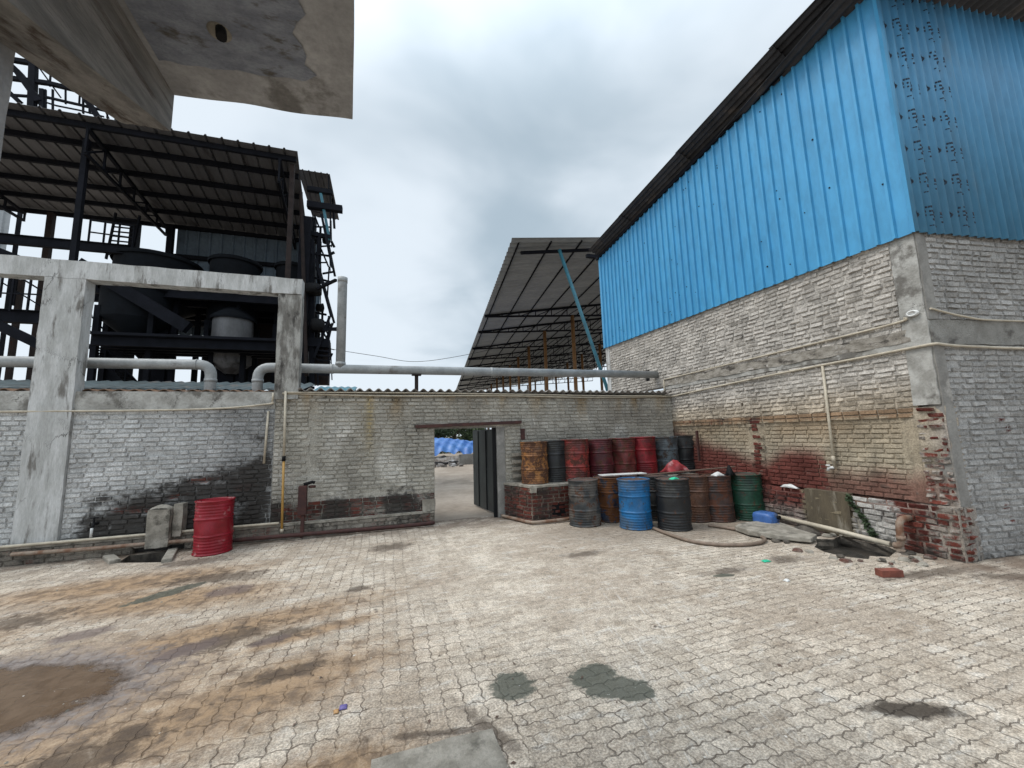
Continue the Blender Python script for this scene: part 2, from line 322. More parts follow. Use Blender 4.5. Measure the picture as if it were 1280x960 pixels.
# ------------------------------------------------------------------ brick walls: every brick modelled
def brickwall(mb, O, ud, nd, U0, U1, Z0, Z1, attr, holes=(), depth=None, th=.25, rough=1.0, mort=.42, skip=None, back=True, course=.078, blen=.236):
    """O origin, ud unit along wall, nd unit outward; attr(u,z)->(wash rgb, paint, dirt)"""
    O = Vector(O); ud = Vector(ud); nd = Vector(nd); up = Vector((0, 0, 1))
    def P(u, z, dd): return O+ud*u+up*z+nd*dd
    def addv(u, z, dd, rnd, mort=False):
        wv, p, dt = attr(u, z)
        mb.v.append(tuple(P(u, z, dd)))
        if mort: mb.w.append(tuple(c*(mort+.12*nz(u*1.7, z*1.7, 5)) for c in wv)); mb.k.append((p+.1 if p > .5 else .8, dt+.22*(1-mort)*min(1.3, rough)*(1+nz(u, z*1.4, 9)), rnd))
        else: mb.w.append(wv); mb.k.append((p, dt, rnd))
    rects = [(U0, U1, Z0, Z1)]
    for h in holes:
        nr = []
        for r in rects:
            a0, a1, b0, b1 = r; c0, c1, d0, d1 = h
            if c0 >= a1 or c1 <= a0 or d0 >= b1 or d1 <= b0: nr.append(r); continue
            if c0 > a0: nr.append((a0, c0, b0, b1))
            if c1 < a1: nr.append((c1, a1, b0, b1))
            m0, m1 = max(a0, c0), min(a1, c1)
            if d0 > b0: nr.append((m0, m1, b0, d0))
            if d1 < b1: nr.append((m0, m1, d1, b1))
        rects = nr
    for a0, a1, b0, b1 in rects:        # core slab with a gridded front for the mortar
        nu = max(1, int((a1-a0)/.25)); nv = max(1, int((b1-b0)/.25)); b = len(mb.v)
        for j in range(nv+1):
            for i in range(nu+1):
                u = a0+(a1-a0)*i/nu; z = b0+(b1-b0)*j/nv
                addv(u, z, (depth(u, z) if depth else 0)-.004, .5, True)
        for j in range(nv):
            for i in range(nu):
                q = b+j*(nu+1)+i; mb.f.append((q, q+1, q+nu+2, q+nu+1)); mb.sm.append(False)
        if back:
            for (p, q, r, s_) in (((a0, b0, 0), (a1, b0, 0), (a1, b0, 1), (a0, b0, 1)), ((a0, b1, 0), (a0, b1, 1), (a1, b1, 1), (a1, b1, 0)),
                               ((a0, b0, 0), (a0, b0, 1), (a0, b1, 1), (a0, b1, 0)), ((a1, b0, 0), (a1, b1, 0), (a1, b1, 1), (a1, b0, 1)),
                               ((a0, b0, 1), (a1, b0, 1), (a1, b1, 1), (a0, b1, 1))):
                b = len(mb.v)
                for u, z, k in (p, q, r, s_): addv(u, z, -.004 if k == 0 else -th, .5, True)
                mb.f.append((b, b+1, b+2, b+3)); mb.sm.append(False)
    rows = int(round((Z1-Z0)/course))
    ch = (Z1-Z0)/rows
    for j in range(rows):
        z0 = Z0+j*ch; off = (j % 2)*blen/2 + random.uniform(-.02, .02)
        u = U0-off
        while u < U1:
            L = blen*random.uniform(.94, 1.06) if rough > .6 else blen
            if random.random() < .1*rough: L *= .55
            a, b_ = max(u, U0), min(u+L, U1); u += L
            if b_-a < .03: continue
            gp = .0045+.0035*rough+.004*rough*random.random()
            zc = z0+ch/2; segs = [(a, b_)]
            for c0, c1, d0, d1 in holes:
                if zc > d0 and zc < d1:
                    ns = []
                    for (p, q) in segs:
                        if c0 >= q or c1 <= p: ns.append((p, q)); continue
                        if c0 > p: ns.append((p, c0))
                        if c1 < q: ns.append((c1, q))
                    segs = ns
            for (p, q) in segs:
                if q-p < .03: continue
                uc = (p+q)/2
                if skip and skip(uc, zc): continue
                if random.random() < .006*rough: continue
                base = depth(uc, zc) if depth else 0
                dp = base+.015+random.uniform(-.006, .007)*rough
                tu = random.uniform(-.006, .006)*rough; tz = random.uniform(-.004, .004)*rough; sl_ = random.uniform(-.007, .007)*rough
                rnd = random.random(); cf = .007
                p2, q2, y0, y1 = p+gp, q-gp, z0+gp*.8, z0+ch-gp*.8
                b = len(mb.v)
                for (uu, z_, s_) in ((p2, y0, 0), (q2, y0, 0), (q2, y1, 0), (p2, y1, 0)):
                    addv(uu+random.uniform(-.003, .003)*rough, z_+(uu-uc)*sl_*4+random.uniform(-.002, .002)*rough, base-.006, rnd)
                nseg = 3
                for jj, z_ in ((0, y0+cf), (1, y1-cf)):
                    for i in range(nseg+1):
                        uu = p2+cf+(q2-p2-2*cf)*i/nseg
                        addv(uu+random.uniform(-.002, .002)*rough, z_+(uu-uc)*sl_*4+random.uniform(-.0045, .0045)*rough, dp+tu*(uu-uc)/.12+tz*(1 if jj else -1)+random.uniform(-.003, .003)*rough, rnd)
                f0 = b+4; f1 = b+8
                for i in range(nseg): mb.f.append((f0+i, f0+i+1, f1+i+1, f1+i)); mb.sm.append(False)
                mb.f.append((b, b+1, f0+3, f0+2, f0+1, f0)); mb.f.append((b+1, b+2, f1+3, f0+3)); mb.f.append((b+2, b+3, f1, f1+1, f1+2, f1+3)); mb.f.append((b+3, b, f0, f1)); mb.sm += [False]*4
    return mb
# ------------------------------------------------------------------ paving and ground
LPIT = [(-3.84, 7.72), (-3.90, 8.14), (-3.30, 8.14), (-3.12, 7.45)]
RPIT = [(5.92, 4.34), (5.80, 4.12), (5.82, 3.90), (5.98, 3.70), (6.14, 3.78), (6.32, 3.66), (6.50, 3.72), (6.70, 3.78), (6.82, 3.95), (6.82, 4.58), (6.55, 4.50), (6.35, 4.62), (6.12, 4.44)]
def sheet_with_holes(name, outer, holes, z, m, sub=None):
    import bmesh
    bm = bmesh.new(); ed = []
    for lp in [outer]+holes:
        vs = [bm.verts.new((x, y, z)) for x, y in lp]
        ed += [bm.edges.new((vs[i], vs[(i+1) % len(vs)])) for i in range(len(vs))]
    bmesh.ops.triangle_fill(bm, use_beauty=True, use_dissolve=False, edges=ed)
    bmesh.ops.recalc_face_normals(bm, faces=bm.faces)
    for f in bm.faces:
        if f.normal.z < 0: f.normal_flip()
    me = bpy.data.meshes.new(name); bm.to_mesh(me); bm.free(); me.materials.append(m)
    o = bpy.data.objects.new(name, me); col.objects.link(o); return o
def paving():
    m, t, b, g = newmat('interlocking_pavers')
    co = obj_co(t); x, y, z = g.sep(co)
    wob = g.noise(co, .8, 3, .5); wob2 = g.noise(g.vm('ADD', co, (9, 9, 0)), .8, 3, .5)
    wf = g.noise(co, 22, 3, .6); wf2 = g.noise(g.vm('ADD', co, (4, 9, 0)), 22, 3, .6)
    x1 = g.m('ADD', g.m('ADD', x, g.m('MULTIPLY', g.m('SUBTRACT', wob, .5), .12)), g.m('MULTIPLY', g.m('SUBTRACT', wf, .5), .022)); y1 = g.m('ADD', g.m('ADD', y, g.m('MULTIPLY', g.m('SUBTRACT', wob2, .5), .12)), g.m('MULTIPLY', g.m('SUBTRACT', wf2, .5), .022))
    def pav(u, v, off, W, H):
        v2 = g.m('ADD', v, g.m('MULTIPLY', g.m('PINGPONG', g.m('ADD', u, 50), W/4), .34))
        u2 = g.m('ADD', u, g.m('MULTIPLY', g.m('PINGPONG', g.m('ADD', v, 50), H/2), .35))
        n = N(t, 'ShaderNodeTexBrick'); n.offset = off; n.squash = 1
        g.put(n.inputs['Vector'], g.comb(u2, v2, 0.0)); n.inputs['Scale'].default_value = 1
        n.inputs['Brick Width'].default_value = W; n.inputs['Row Height'].default_value = H
        n.inputs['Mortar Size'].default_value = .0056; n.inputs['Mortar Smooth'].default_value = .6
        n.inputs['Color1'].default_value = (0, 0, 0, 1); n.inputs['Color2'].default_value = (1, 1, 1, 1); n.inputs['Mortar'].default_value = (.5, .5, .5, 1)
        return n.outputs['Fac'], n.outputs['Color']
    fa, ca = pav(x1, y1, .5, .185, .096); fb, cb = pav(y1, x1, 0.0, .20, .128)
    zone = g.m('GREATER_THAN', g.m('ADD', x, g.m('MULTIPLY', y, -.07)), .62)
    joint = g.m('ADD', g.m('MULTIPLY', zone, fa), g.m('MULTIPLY', g.m('SUBTRACT', 1, zone), fb))
    cell = g.mix(zone, cb, ca); cellv = g.sep(cell)[0]
    nL = g.noise(co, .55, 5, .6); nM = g.noise(co, 2.6, 6, .62); nF = g.noise(co, 16, 6, .7); nG = g.noise(co, 70, 4, .7)
    dust = g.rng(g.m('ADD', g.m('MULTIPLY', nL, .5), g.m('MULTIPLY', nM, .5)), .46, .62, .06, .85)
    nH = g.noise(co, 6.5, 7, .7, .4)
    def blob(cx, cy, rx, ry, ang, soft=.35, amp=.9, hi=False):
        dx = g.m('SUBTRACT', x, cx); dy = g.m('SUBTRACT', y, cy); c, s = math.cos(ang), math.sin(ang)
        u = g.m('DIVIDE', g.m('ADD', g.m('MULTIPLY', dx, c), g.m('MULTIPLY', dy, s)), rx)
        v_ = g.m('DIVIDE', g.m('SUBTRACT', g.m('MULTIPLY', dy, c), g.m('MULTIPLY', dx, s)), ry)
        r = g.m('SQRT', g.m('ADD', g.m('MULTIPLY', u, u), g.m('MULTIPLY', v_, v_)))
        nn = g.m('MULTIPLY', g.m('SUBTRACT', g.m('ADD', g.m('MULTIPLY', nH if hi else nM, .55), g.m('MULTIPLY', nF, .45)), .5), amp*2)
        return g.rng(g.m('ADD', r, nn), 1-soft, 1+soft, 1, 0)
    cen = blob(1.75, 5.3, 1.5, 2.4, .12, .5, .5)
    dust = g.m('MAXIMUM', dust, cen)
    c = g.mix(g.rng(nM, .36, .64), (.62, .54, .445, 1), (.47, .40, .32, 1))
    c = g.vm('SCALE', c, g.rng(cellv, 0, 1, .84, 1.10, False))
    c = g.mix(g.rng(nL, .42, .62, 0, .55), c, (.34, .27, .205, 1))
    nQ = g.noise(g.scale(co, (1, 2.6, 1)), 3.1, 7, .72, .6)
    c = g.mix(g.rng(nQ, .52, .66, 0, .48), c, (.24, .18, .125, 1))
    c = g.mix(g.rng(nQ, .46, .36, 0, .5), c, (.62, .585, .53, 1))
    c = g.mix(g.rng(nF, .44, .60, 0, .6), c, g.vm('SCALE', c, .55))
    nP = g.noise(co, 130, 3, .7)
    c = g.vm('SCALE', c, g.rng(nG, .36, .62, 1.22, .62))
    c = g.mix(g.rng(nP, .58, .66, 0, .6), c, (.14, .11, .085, 1)); c = g.mix(g.rng(nP, .40, .33, 0, .5), c, (.72, .69, .63, 1))
    # pale scraped streaks
    sa, ca_ = math.sin(R(74)), math.cos(R(74))
    su = g.m('ADD', g.m('MULTIPLY', x, ca_), g.m('MULTIPLY', y, sa)); sv = g.m('SUBTRACT', g.m('MULTIPLY', y, ca_), g.m('MULTIPLY', x, sa))
    st = g.m('MULTIPLY', g.rng(g.noise(g.comb(g.m('MULTIPLY', su, .9), g.m('MULTIPLY', sv, 17), 0.0), 1.6, 5, .7), .54, .64), blob(2.0, 2.7, 1.7, .55, R(70), .5, .8))
    c = g.mix(g.m('MULTIPLY', g.m('MULTIPLY', st, .5), g.rng(nH, .40, .6)), c, (.66, .64, .60, 1))
    jc = g.m('MULTIPLY', g.m('MULTIPLY', joint, g.m('SUBTRACT', 1, g.m('MULTIPLY', dust, .95))), g.rng(nH, .40, .62, 1.0, .25))
    c = g.mix(g.m('MULTIPLY', jc, .88), c, (.105, .080, .060, 1))
    # brown rust-coloured seepage and dark spots
    def stain(c, m_, colr, k): return g.mix(g.m('MULTIPLY', m_, k), c, colr)
    brown = (.20, .115, .055, 1)
    bm_ = None
    for a in ((-3.2, 6.5, 1.5, .42, .05), (-2.35, 5.7, 1.35, .40, -.12), (-1.5, 4.55, 1.5, .30, .25), (-.62, 4.25, .65, .12, .30), (-2.6, 3.6, 1.6, 1.1, .0), (-1.0, 3.35, 1.1, .42, .35), (-.4, 2.45, .55, .22, .2), (-4.3, 5.2, 1.0, .6, 0.0)):
        q = blob(*a, .6, 1.6, True); bm_ = q if bm_ is None else g.m('MAXIMUM', bm_, q)
    c = stain(c, bm_, g.mix(g.rng(nH, .35, .62), (.12, .075, .045, 1), (.31, .20, .11, 1)), .85)
    core = None
    for a in ((-2.1, 6.35, .55, .20, -.15), (-1.35, 4.42, .40, .17, .35), (-.85, 4.30, .25, .10, .30), (-2.6, 7.3, .5, .18, 0), (-.7, 3.62, .28, .09, .25), (-3.6, 5.6, .4, .2, 0), (-1.6, 3.1, .3, .16, .4), (.1, 6.9, .3, .2, 0), (-.3, 5.2, .12, .08, 0), (6.1, 3.10, .8, .10, -.15), (6.9, 2.62, .7, .12, -.45), (4.05, 4.05, .26, .09, 0), (2.7, 5.35, .28, .10, 0), (5.05, 4.10, .22, .12, 0), (.62, 2.5, .05, .30, .45), (.32, 2.60, .36, .025, -.22)):
        q = blob(*a, .5, 2.6, True); core = q if core is None else g.m('MAXIMUM', core, q)
    c = stain(c, core, (.060, .042, .030, 1), .72)
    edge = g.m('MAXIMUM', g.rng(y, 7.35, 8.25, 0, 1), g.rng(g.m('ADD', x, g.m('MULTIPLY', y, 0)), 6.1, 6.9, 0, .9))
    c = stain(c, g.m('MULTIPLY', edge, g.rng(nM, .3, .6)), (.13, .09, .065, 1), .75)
    bx = blob(4.6, 6.1, 1.9, .75, -.25, .4, .7)
    c = stain(c, bx, (.15, .115, .085, 1), .55)
    # water and oil lying on the pavers
    w1 = blob(-3.15, 3.96, 1.28, .56, -.06, .07, .45, True); w0 = blob(-3.1, 3.96, 1.52, .76, -.06, .22, .55, True)
    c = stain(c, w0, g.mix(g.rng(nF, .35, .65), (.22, .20, .195, 1), (.12, .095, .085, 1)), .85)
    c = stain(c, w1, g.mix(g.rng(nH, .35, .65), (.085, .050, .026, 1), (.125, .080, .048, 1)), .95)
    wg = None
    for a in ((.86, 2.86, .15, .15, 0), (1.44, 2.76, .17, .15, 0), (1.60, 2.56, .17, .13, -.7), (1.46, 2.62, .14, .12, 0), (-2.45, 5.95, .40, .12, .75), (3.85, 3.95, .13, .05, -.2)):
        q = blob(*a, .12, 1.15, True); wg = q if wg is None else g.m('MAXIMUM', wg, q)
    c = stain(c, wg, g.mix(g.rng(nF, .4, .65), (.060, .066, .050, 1), (.095, .100, .080, 1)), .88)
    wp = None
    for a in ((-1.62, 4.30, .26, .13, .42), (-.95, 4.22, .15, .07, .25), (-1.75, 5.75, .24, .16, .2), (-2.7, 5.0, .22, .12, .2)):
        q = blob(*a, .35, .9, True); wp = q if wp is None else g.m('MAXIMUM', wp, q)
    c = stain(c, wp, (.115, .085, .078, 1), .75)
    dk = blob(3.07, 1.79, .27, .075, -.42, .35, 1.6, True)
    c = stain(c, dk, (.040, .030, .022, 1), .92)
    spk = g.rng(g.noise(g.vm('ADD', co, (3, 1, 0)), 7, 3, .5), .73, .76)
    c = stain(c, spk, (.07, .05, .04, 1), .7)
    spw = g.rng(g.noise(g.vm('ADD', co, (13, 1, 0)), 24, 3, .5), .72, .75)
    c = stain(c, spw, (.72, .70, .66, 1), .6)
    g.put(b.inputs['Base Color'], c)
    wet = g.m('MAXIMUM', g.m('MAXIMUM', g.m('MULTIPLY', core, .5), g.m('MULTIPLY', bm_, .25)), g.m('MAXIMUM', g.m('MULTIPLY', w1, 2.3), g.m('MULTIPLY', wg, 1.3)))
    g.put(b.inputs['Roughness'], g.m('SUBTRACT', .93, g.m('MULTIPLY', wet, .35)))
    b.inputs['Specular IOR Level'].default_value = .3
    dry = g.m('SUBTRACT', 1, g.m('MULTIPLY', w1, .85))
    h = g.m('ADD', g.m('MULTIPLY', jc, -1.0), g.m('ADD', g.m('MULTIPLY', nF, .45), g.m('ADD', g.m('MULTIPLY', nG, .30), g.m('MULTIPLY', nM, .9))))
    h = g.m('MULTIPLY', g.m('ADD', h, g.m('MULTIPLY', cellv, .22)), dry)
    bump(t, b, h, .85, .016)
    return m
M['paving'] = paving()
YR = [(-16, -9), (16, -9), (16, 8.55), (-16, 8.55)]
tag(sheet_with_holes('yard_paving', YR, [LPIT, RPIT], 0.0, M['paving']), kind='structure')
gi = [(-15.95, -8.95), (15.95, -8.95), (15.95, 8.5), (-15.95, 8.5)]
tag(sheet_with_holes('ground', [(-700, -700), (700, -700), (700, 900), (-700, 900)], [gi], -0.006, M['dirt']), kind='structure')
# pits
def pit(poly, dz, label):
    t = thing('drain_pit', label, 'pit', (poly[0][0], poly[0][1], 0))
    n = len(poly); mb = MB()
    cx = sum(p[0] for p in poly)/n; cy = sum(p[1] for p in poly)/n
    for i in range(n):
        a, b = poly[i], poly[(i+1) % n]
        for k in range(4):
            for j in range(3):
                s0, s1 = k/4, (k+1)/4; z0, z1 = -dz*(j+1)/3, -dz*j/3
                def q(s, z):
                    x = a[0]+(b[0]-a[0])*s; y = a[1]+(b[1]-a[1])*s; o = nz(x*6, y*6, z*9)*.05*(1 if z < -.01 else 0)
                    return (x-(x-cx)*o*2, y-(y-cy)*o*2, z)
                mb.face([q(s0, z0), q(s1, z0), q(s1, z1), q(s0, z1)])
    mb.build('side', M['pitwall'], t)
    xs = [p[0] for p in poly]; ys = [p[1] for p in poly]
    b = MB().grid(20, 20, lambda u, v: (min(xs)-.1+(max(xs)-min(xs)+.2)*u, min(ys)-.1+(max(ys)-min(ys)+.2)*v, -dz*.92+nz(u*5, v*5)*.05))
    b.build('sludge', M['mud'], t)
    return t
tp = pit(LPIT, .40, 'open black drain pit beside the lone bright red drum')
for (a, b) in (((-3.86, 7.70), (-4.15, 8.10)), ((-3.10, 7.42), (-3.32, 8.12))):
    MB().beam((a[0], a[1], .02), (b[0], b[1], .02), .13, .075).build('kerb_stone', M['stone'], tp, bevel=.015)
tp = pit(RPIT, .15, 'broken muddy drain hole along the foot of the right wall')
# ------------------------------------------------------------------ street side walls
WH = 2.66
def sootleft(u, z):
    # dark stained lower patch of the left bay  (u = world x)
    top = 1.02+.16*ss(-4.5, -3.4, u)+.30*ss(-3.4, -2.6, u)+.16*fbm(u*1.4, 2)
    lf = ss(-4.85, -4.45, u)*(1-ss(-2.02, -1.97, u))
    return (1-ss(top-.30, top+.22, z))*lf
def attr_left(u, z):
    n = fbm(u*.8, z*.8, 4)
    wcol = (.54+.10*n, .54+.09*n, .53+.09*n)
    if u > -1.95: wcol = (.36, .35, .32)
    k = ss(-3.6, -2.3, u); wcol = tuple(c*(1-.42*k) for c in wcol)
    s = sootleft(u, z)
    wcol = tuple(c*(1-.30*s) for c in wcol)
    paint = 1.0
    for (cx, cz, rx, rz) in ((-3.95, .70, .55, .14), (-3.0, 1.12, .65, .07), (-3.3, .88, .5, .05), (-2.4, .95, .3, .12)):
        paint -= 1.0*max(0, 1-math.hypot((u-cx)/rx, (z-cz-(u-cx)*.08)/rz))*(1+fbm(u*3, z*5, 2))
    dirt = .72*s*(1+1.0*fbm(u*2.2, z*5, 3))
    dirt += .40*ss(.1, .45, fbm(u*.9+3, z*2.5, 2)) + .34*(1-ss(.2, .55, z))
    dirt += .30*k*ss(-.1, .3, fbm(u*1.2, z*1.7, 12))
    dirt += .4*ss(2.15, 2.4, z)*ss(-.1, .3, fbm(u*2, 7))*ss(-3.4, -2.8, u)
    return wcol, paint, min(dirt, .82)
T = thing('boundary_wall', 'left stretch of whitewashed brick wall with sooty lower bricks below the concrete frame', 'wall', (-6, 8.3, 0))
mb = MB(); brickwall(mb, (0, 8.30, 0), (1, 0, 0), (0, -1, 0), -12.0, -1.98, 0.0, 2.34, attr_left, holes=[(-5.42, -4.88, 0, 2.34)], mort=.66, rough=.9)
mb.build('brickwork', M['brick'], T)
def rough_grid(mb, P0, du, dv, nn, nu, nv, amp, fr):
    P0, du, dv, nn = Vector(P0), Vector(du), Vector(dv), Vector(nn)
    def f(u, v):
        p = P0+du*u+dv*v; e = 1 if (0 < u < 1 and 0 < v < 1) else .3
        return p+nn*(amp*fbm(p.x*fr, p.z*fr, p.y*fr)*e)
    return mb.grid(nu, nv, f)
def slabbox(x0, x1, y0, y1, z0, z1, amp=.008, fr=5, step=.08):
    """a rough cast box: front, bottom and ends uneven"""
    mb = MB(); nx = max(2, int((x1-x0)/step)); nzv = max(2, int((z1-z0)/step)); ny = max(2, int((y1-y0)/step))
    def f(x, y, z):
        q = Vector((x, y, z)); d_ = amp
        return (x+d_*nz(x*fr, y*fr, z*fr+3), y+d_*1.2*nz(x*fr+7, y*fr, z*fr), z+d_*nz(x*fr, y*fr+4, z*fr))
    mb.grid(nx, nzv, lambda u, v: f(x0+(x1-x0)*u, y0, z0+(z1-z0)*v)); mb.grid(nx, nzv, lambda u, v: f(x1-(x1-x0)*u, y1, z0+(z1-z0)*v))
    mb.grid(ny, nzv, lambda u, v: f(x0, y1-(y1-y0)*u, z0+(z1-z0)*v)); mb.grid(ny, nzv, lambda u, v: f(x1, y0+(y1-y0)*u, z0+(z1-z0)*v))
    mb.grid(nx, ny, lambda u, v: f(x0+(x1-x0)*u, y1-(y1-y0)*v, z0)); mb.grid(nx, ny, lambda u, v: f(x0+(x1-x0)*u, y0+(y1-y0)*v, z1))
    return mb
slabbox(-12, -1.98, 8.285, 8.56, 2.345, WH).build('plaster_band', M['plaster'], T)
brickwall(mb := MB(), (0, 8.20, 0), (1, 0, 0), (0, -1, 0), -12.0, .93, 0.0, .235, lambda u, z: ((.27, .24, .20), .72+.5*fbm(u*2, z*3), .42+.3*fbm(u, z)), th=.09, holes=[(-3.90, -3.2, 0, .10)])
mb.build('plinth', M['brick'], T)
slabbox(-12, .93, 8.18, 8.295, .238, .275, .006).build('plinth_cap', M['stone'], T)
T = thing('post_and_beam', 'white cracked concrete post and beam frame standing over the left wall', 'frame', (-5, 8.3, 0))
slabbox(-5.42, -4.88, 8.24, 8.47, 0.02, 4.56, .008, 4).build('column', M['plaster_frame'], T)
slabbox(-2.0, -1.60, 8.25, 8.48, 2.52, 4.56, .010, 5).build('column', M['plaster_stained'], T)
slabbox(-12, -1.60, 8.24, 8.47, 4.565, 4.88, .010, 4, .1).build('beam', M['plaster_frame'], T)
# gate wall
GX0, GX1, GZ = .95, 2.28, 1.93
def attr_gate(u, z):
    n = fbm(u*.7+9, z*.7, 4)
    wc = (.385+.07*n, .36+.07*n, .31+.06*n)
    dirt = .16+.40*max(0, fbm(u*1.1, z*2.2, 6)); paint = 1.0
    if z < .62 and u < 1: paint = .42+.5*fbm(u*2, z*4); dirt += .30
    dirt += .40*ss(.95, .62, z)*ss(-.2, .3, fbm(u*1.6, 3))*(1 if u < 1 else .3)
    drip = max(0, 1-abs(u+.32)/.10)*ss(1.1, 2.1, z); wc = (wc[0]+.03*drip, wc[1]-.03*drip, wc[2]-.13*drip)
    white = ss(.08, .35, fbm(u*1.6+20, z*1.2, 3))*ss(2.3, 1.8, z); wc = tuple(c+.16*white for c in wc)
    paint -= .6*max(0, 1-math.hypot(u-2.95, (z-2.15)*2)/.14)+.7*max(0, 1-math.hypot(u-3.05, (z-2.28)*2)/.10)
    dirt += .3*ss(2.3, 2.6, z)*ss(-.1, .2, fbm(u*2.3, 1)); kb = ss(1.9, 2.6, z)*ss(0, .3, fbm(u*2.6, z*.5, 17)); wc = (wc[0]*(1-.1*kb), wc[1]*(1-.28*kb), wc[2]*(1-.5*kb))
    return wc, paint, min(dirt, .8)
def depth_gate(u, z):
    if -1.42 < u < .46 and .62 < z < 2.5: return -.035
    return 0
T = thing('gateway_wall', 'greyish painted brick wall around the open gateway, under the corrugated coping', 'wall', (2.6, 8.3, 0))
mb = MB(); brickwall(mb, (0, 8.30, 0), (1, 0, 0), (0, -1, 0), -1.98, 6.93, 0.0, 2.62, attr_gate, holes=[(GX0, GX1, -.1, GZ), (2.28, 2.46, -.1, 1.90)], depth=depth_gate, rough=.8, mort=.66)
mb.build('brickwork', M['brick'], T)
slabbox(GX1, 2.46, 8.285, 8.56, 0, 1.90, .006).build('door_jamb', M['cement'], T)
slabbox(GX0-.002, GX1+.002, 8.31, 8.55, GZ-.03, GZ-.002, .001).build('soffit', M['cement'], T)
slabbox(.70, .95, 8.22, 8.29, .28, .50, .02, 8).build('broken_plaster', M['stone'], T)
for (ux, uz, w_) in ((2.83, 1.62, .10),):
    MB().box(ux, ux+w_, 8.272, 8.30, uz, uz+.24).build('exposed_brick', M['rustiron'], T)
# step-like mortar ledges right of the jamb, above the platform
for k in range(4):
    slabbox(2.60, 3.02, 8.15, 8.285, .82+k*.15, .89+k*.15, .008, 8, .05).build('ledge', M['stone'], T)
lint = tag(MB().beam((.56, 8.245, 1.955), (2.84, 8.245, 2.005), .08, .065).build('lintel_bar', M['rustiron'], bevel=.004), 'long rusty iron bar across the top of the gateway', 'bar')
# corrugated cement coping
def corr(mb, O, U, V, nrm, pitch, amp, kind='sine', per=10, nv=1, jit=0.0, uo=0.0):
    O, U, V, nrm = Vector(O), Vector(U), Vector(V), Vector(nrm).normalized(); L = U.length; ud = U/L
    us = []
    if kind == 'sine':
        n = int(L/pitch*per); us = [(L*i/n, amp*math.sin(2*math.pi*(L*i/n+uo)/pitch)) for i in range(n+1)]
    else:
        k = 0
        while k*pitch < L:
            for a, h in ((0, 0), (.66, 0), (.74, amp), (.86, amp), (.94, 0)):
                if (k+a)*pitch <= L: us.append(((k+a)*pitch, h))
            k += 1
        us.append((L, 0))
    b = len(mb.v); m_ = len(us)
    for j in range(nv+1):
        for i, (u, h) in enumerate(us):
            jj = jit*nz(u*3, j*7.1) if j in (0, nv) else 0
            mb.v.append(tuple(O+ud*u+V*(j/nv)+V.normalized()*jj+nrm*h))
    for j in range(nv):
        for i in range(m_-1):
            a = b+j*m_+i; mb.f.append((a, a+1, a+m_+1, a+m_)); mb.sm.append(kind == 'sine')
    return mb
T = thing('corrugated_coping', 'wavy grey cement sheet laid along the top of the gateway wall', 'roof sheet', (2.6, 8.3, 2.66))
corr(MB(), (-1.60, 8.19, 2.70), (8.5, 0, -.01), (0, 1.25, -.10), (0, 0, 1), .175, .028, per=12).build('sheet', M['acsheet'], T, solid=.010)
MB().box(-1.55, 6.9, 8.60, 8.70, 2.52, 2.60).build('bearer', M['steelbrown'], T)
# low roof behind the left wall
T = thing('lean_to_roof', 'weathered blue green corrugated lean-to roof just behind the left wall', 'roof', (-5, 9.5, 2.7))
corr(MB(), (-12, 8.72, 2.74), (10.3, 0, 0), (0, 2.0, .40), (0, -.2, 1), .22, .022, per=8, nv=3).build('sheet', M['greenroof'], T, solid=.008)
corr(MB(), (-12, 8.42, 2.705), (10.2, 0, -.02), (0, .42, .03), (0, 0, 1), .21, .022, per=8).build('rusty_eave', M['rustsheet'], T, solid=.012)
for i in range(8): MB().beam((-11.5+i*1.35, 9.2, 0), (-11.5+i*1.35, 9.2, 2.80), .07).build('post', M['steel'], T)
MB().beam((-12, 9.25, 2.76), (-1.7, 9.25, 2.76), .06).build('bearer', M['steel'], T)
MB().beam((-12, 10.6, 3.02), (-1.7, 10.6, 3.02), .06).build('bearer', M['steel'], T)
T = thing('lean_to_roof', 'small teal sheet roof poking above the coping right of the stained frame column', 'roof', (-1.4, 9.6, 2.8))
corr(MB(), (-1.55, 9.2, 2.76), (.85, 0, 0), (0, 1.2, .26), (0, -.2, 1), .15, .012, per=8).build('sheet', M['bracepaint'], T, solid=.008)
for (px, py) in ((-1.5, 9.3), (-.75, 9.3), (-1.5, 10.3), (-.75, 10.3)): MB().beam((px, py, 0), (px, py, 2.77+(py-9.3)*.2), .05).build('post', M['steel'], T)
# ------------------------------------------------------------------ pipes on and over the walls
def pipe(name, segs, r, m, label, cat, group=None, n=14, parts=()):
    t = thing(name, label, cat, segs[0][0], group)
    for s in segs: MB().tube(s, r, n).build('tube', m, t)
    for (p, q, rr) in parts: MB().tube([p, q], rr, n).build('coupling', m, t)
    return t
yp = 8.78
pz = 3.19
a = (-12, yp, pz-.02); c = (-3.20, yp, pz+.04); e = (-3.20, yp, 2.2)
pipe('ducting_pipe', [[a]+elbow(a, c, e, .22)+[e]], .095, M['pipegrey'], 'thick grey pipe behind the white column that bends down over the left wall', 'pipe', 'thick grey pipes over the wall', parts=[((-3.20, yp, 2.90), (-3.20, yp, 2.96), .103), ((-3.45, yp, pz+.04), (-3.42, yp, pz+.04), .102)])
a = (6.98, yp, 3.22); c = (-2.42, yp, 3.20); e = (-2.42, yp, 2.2)
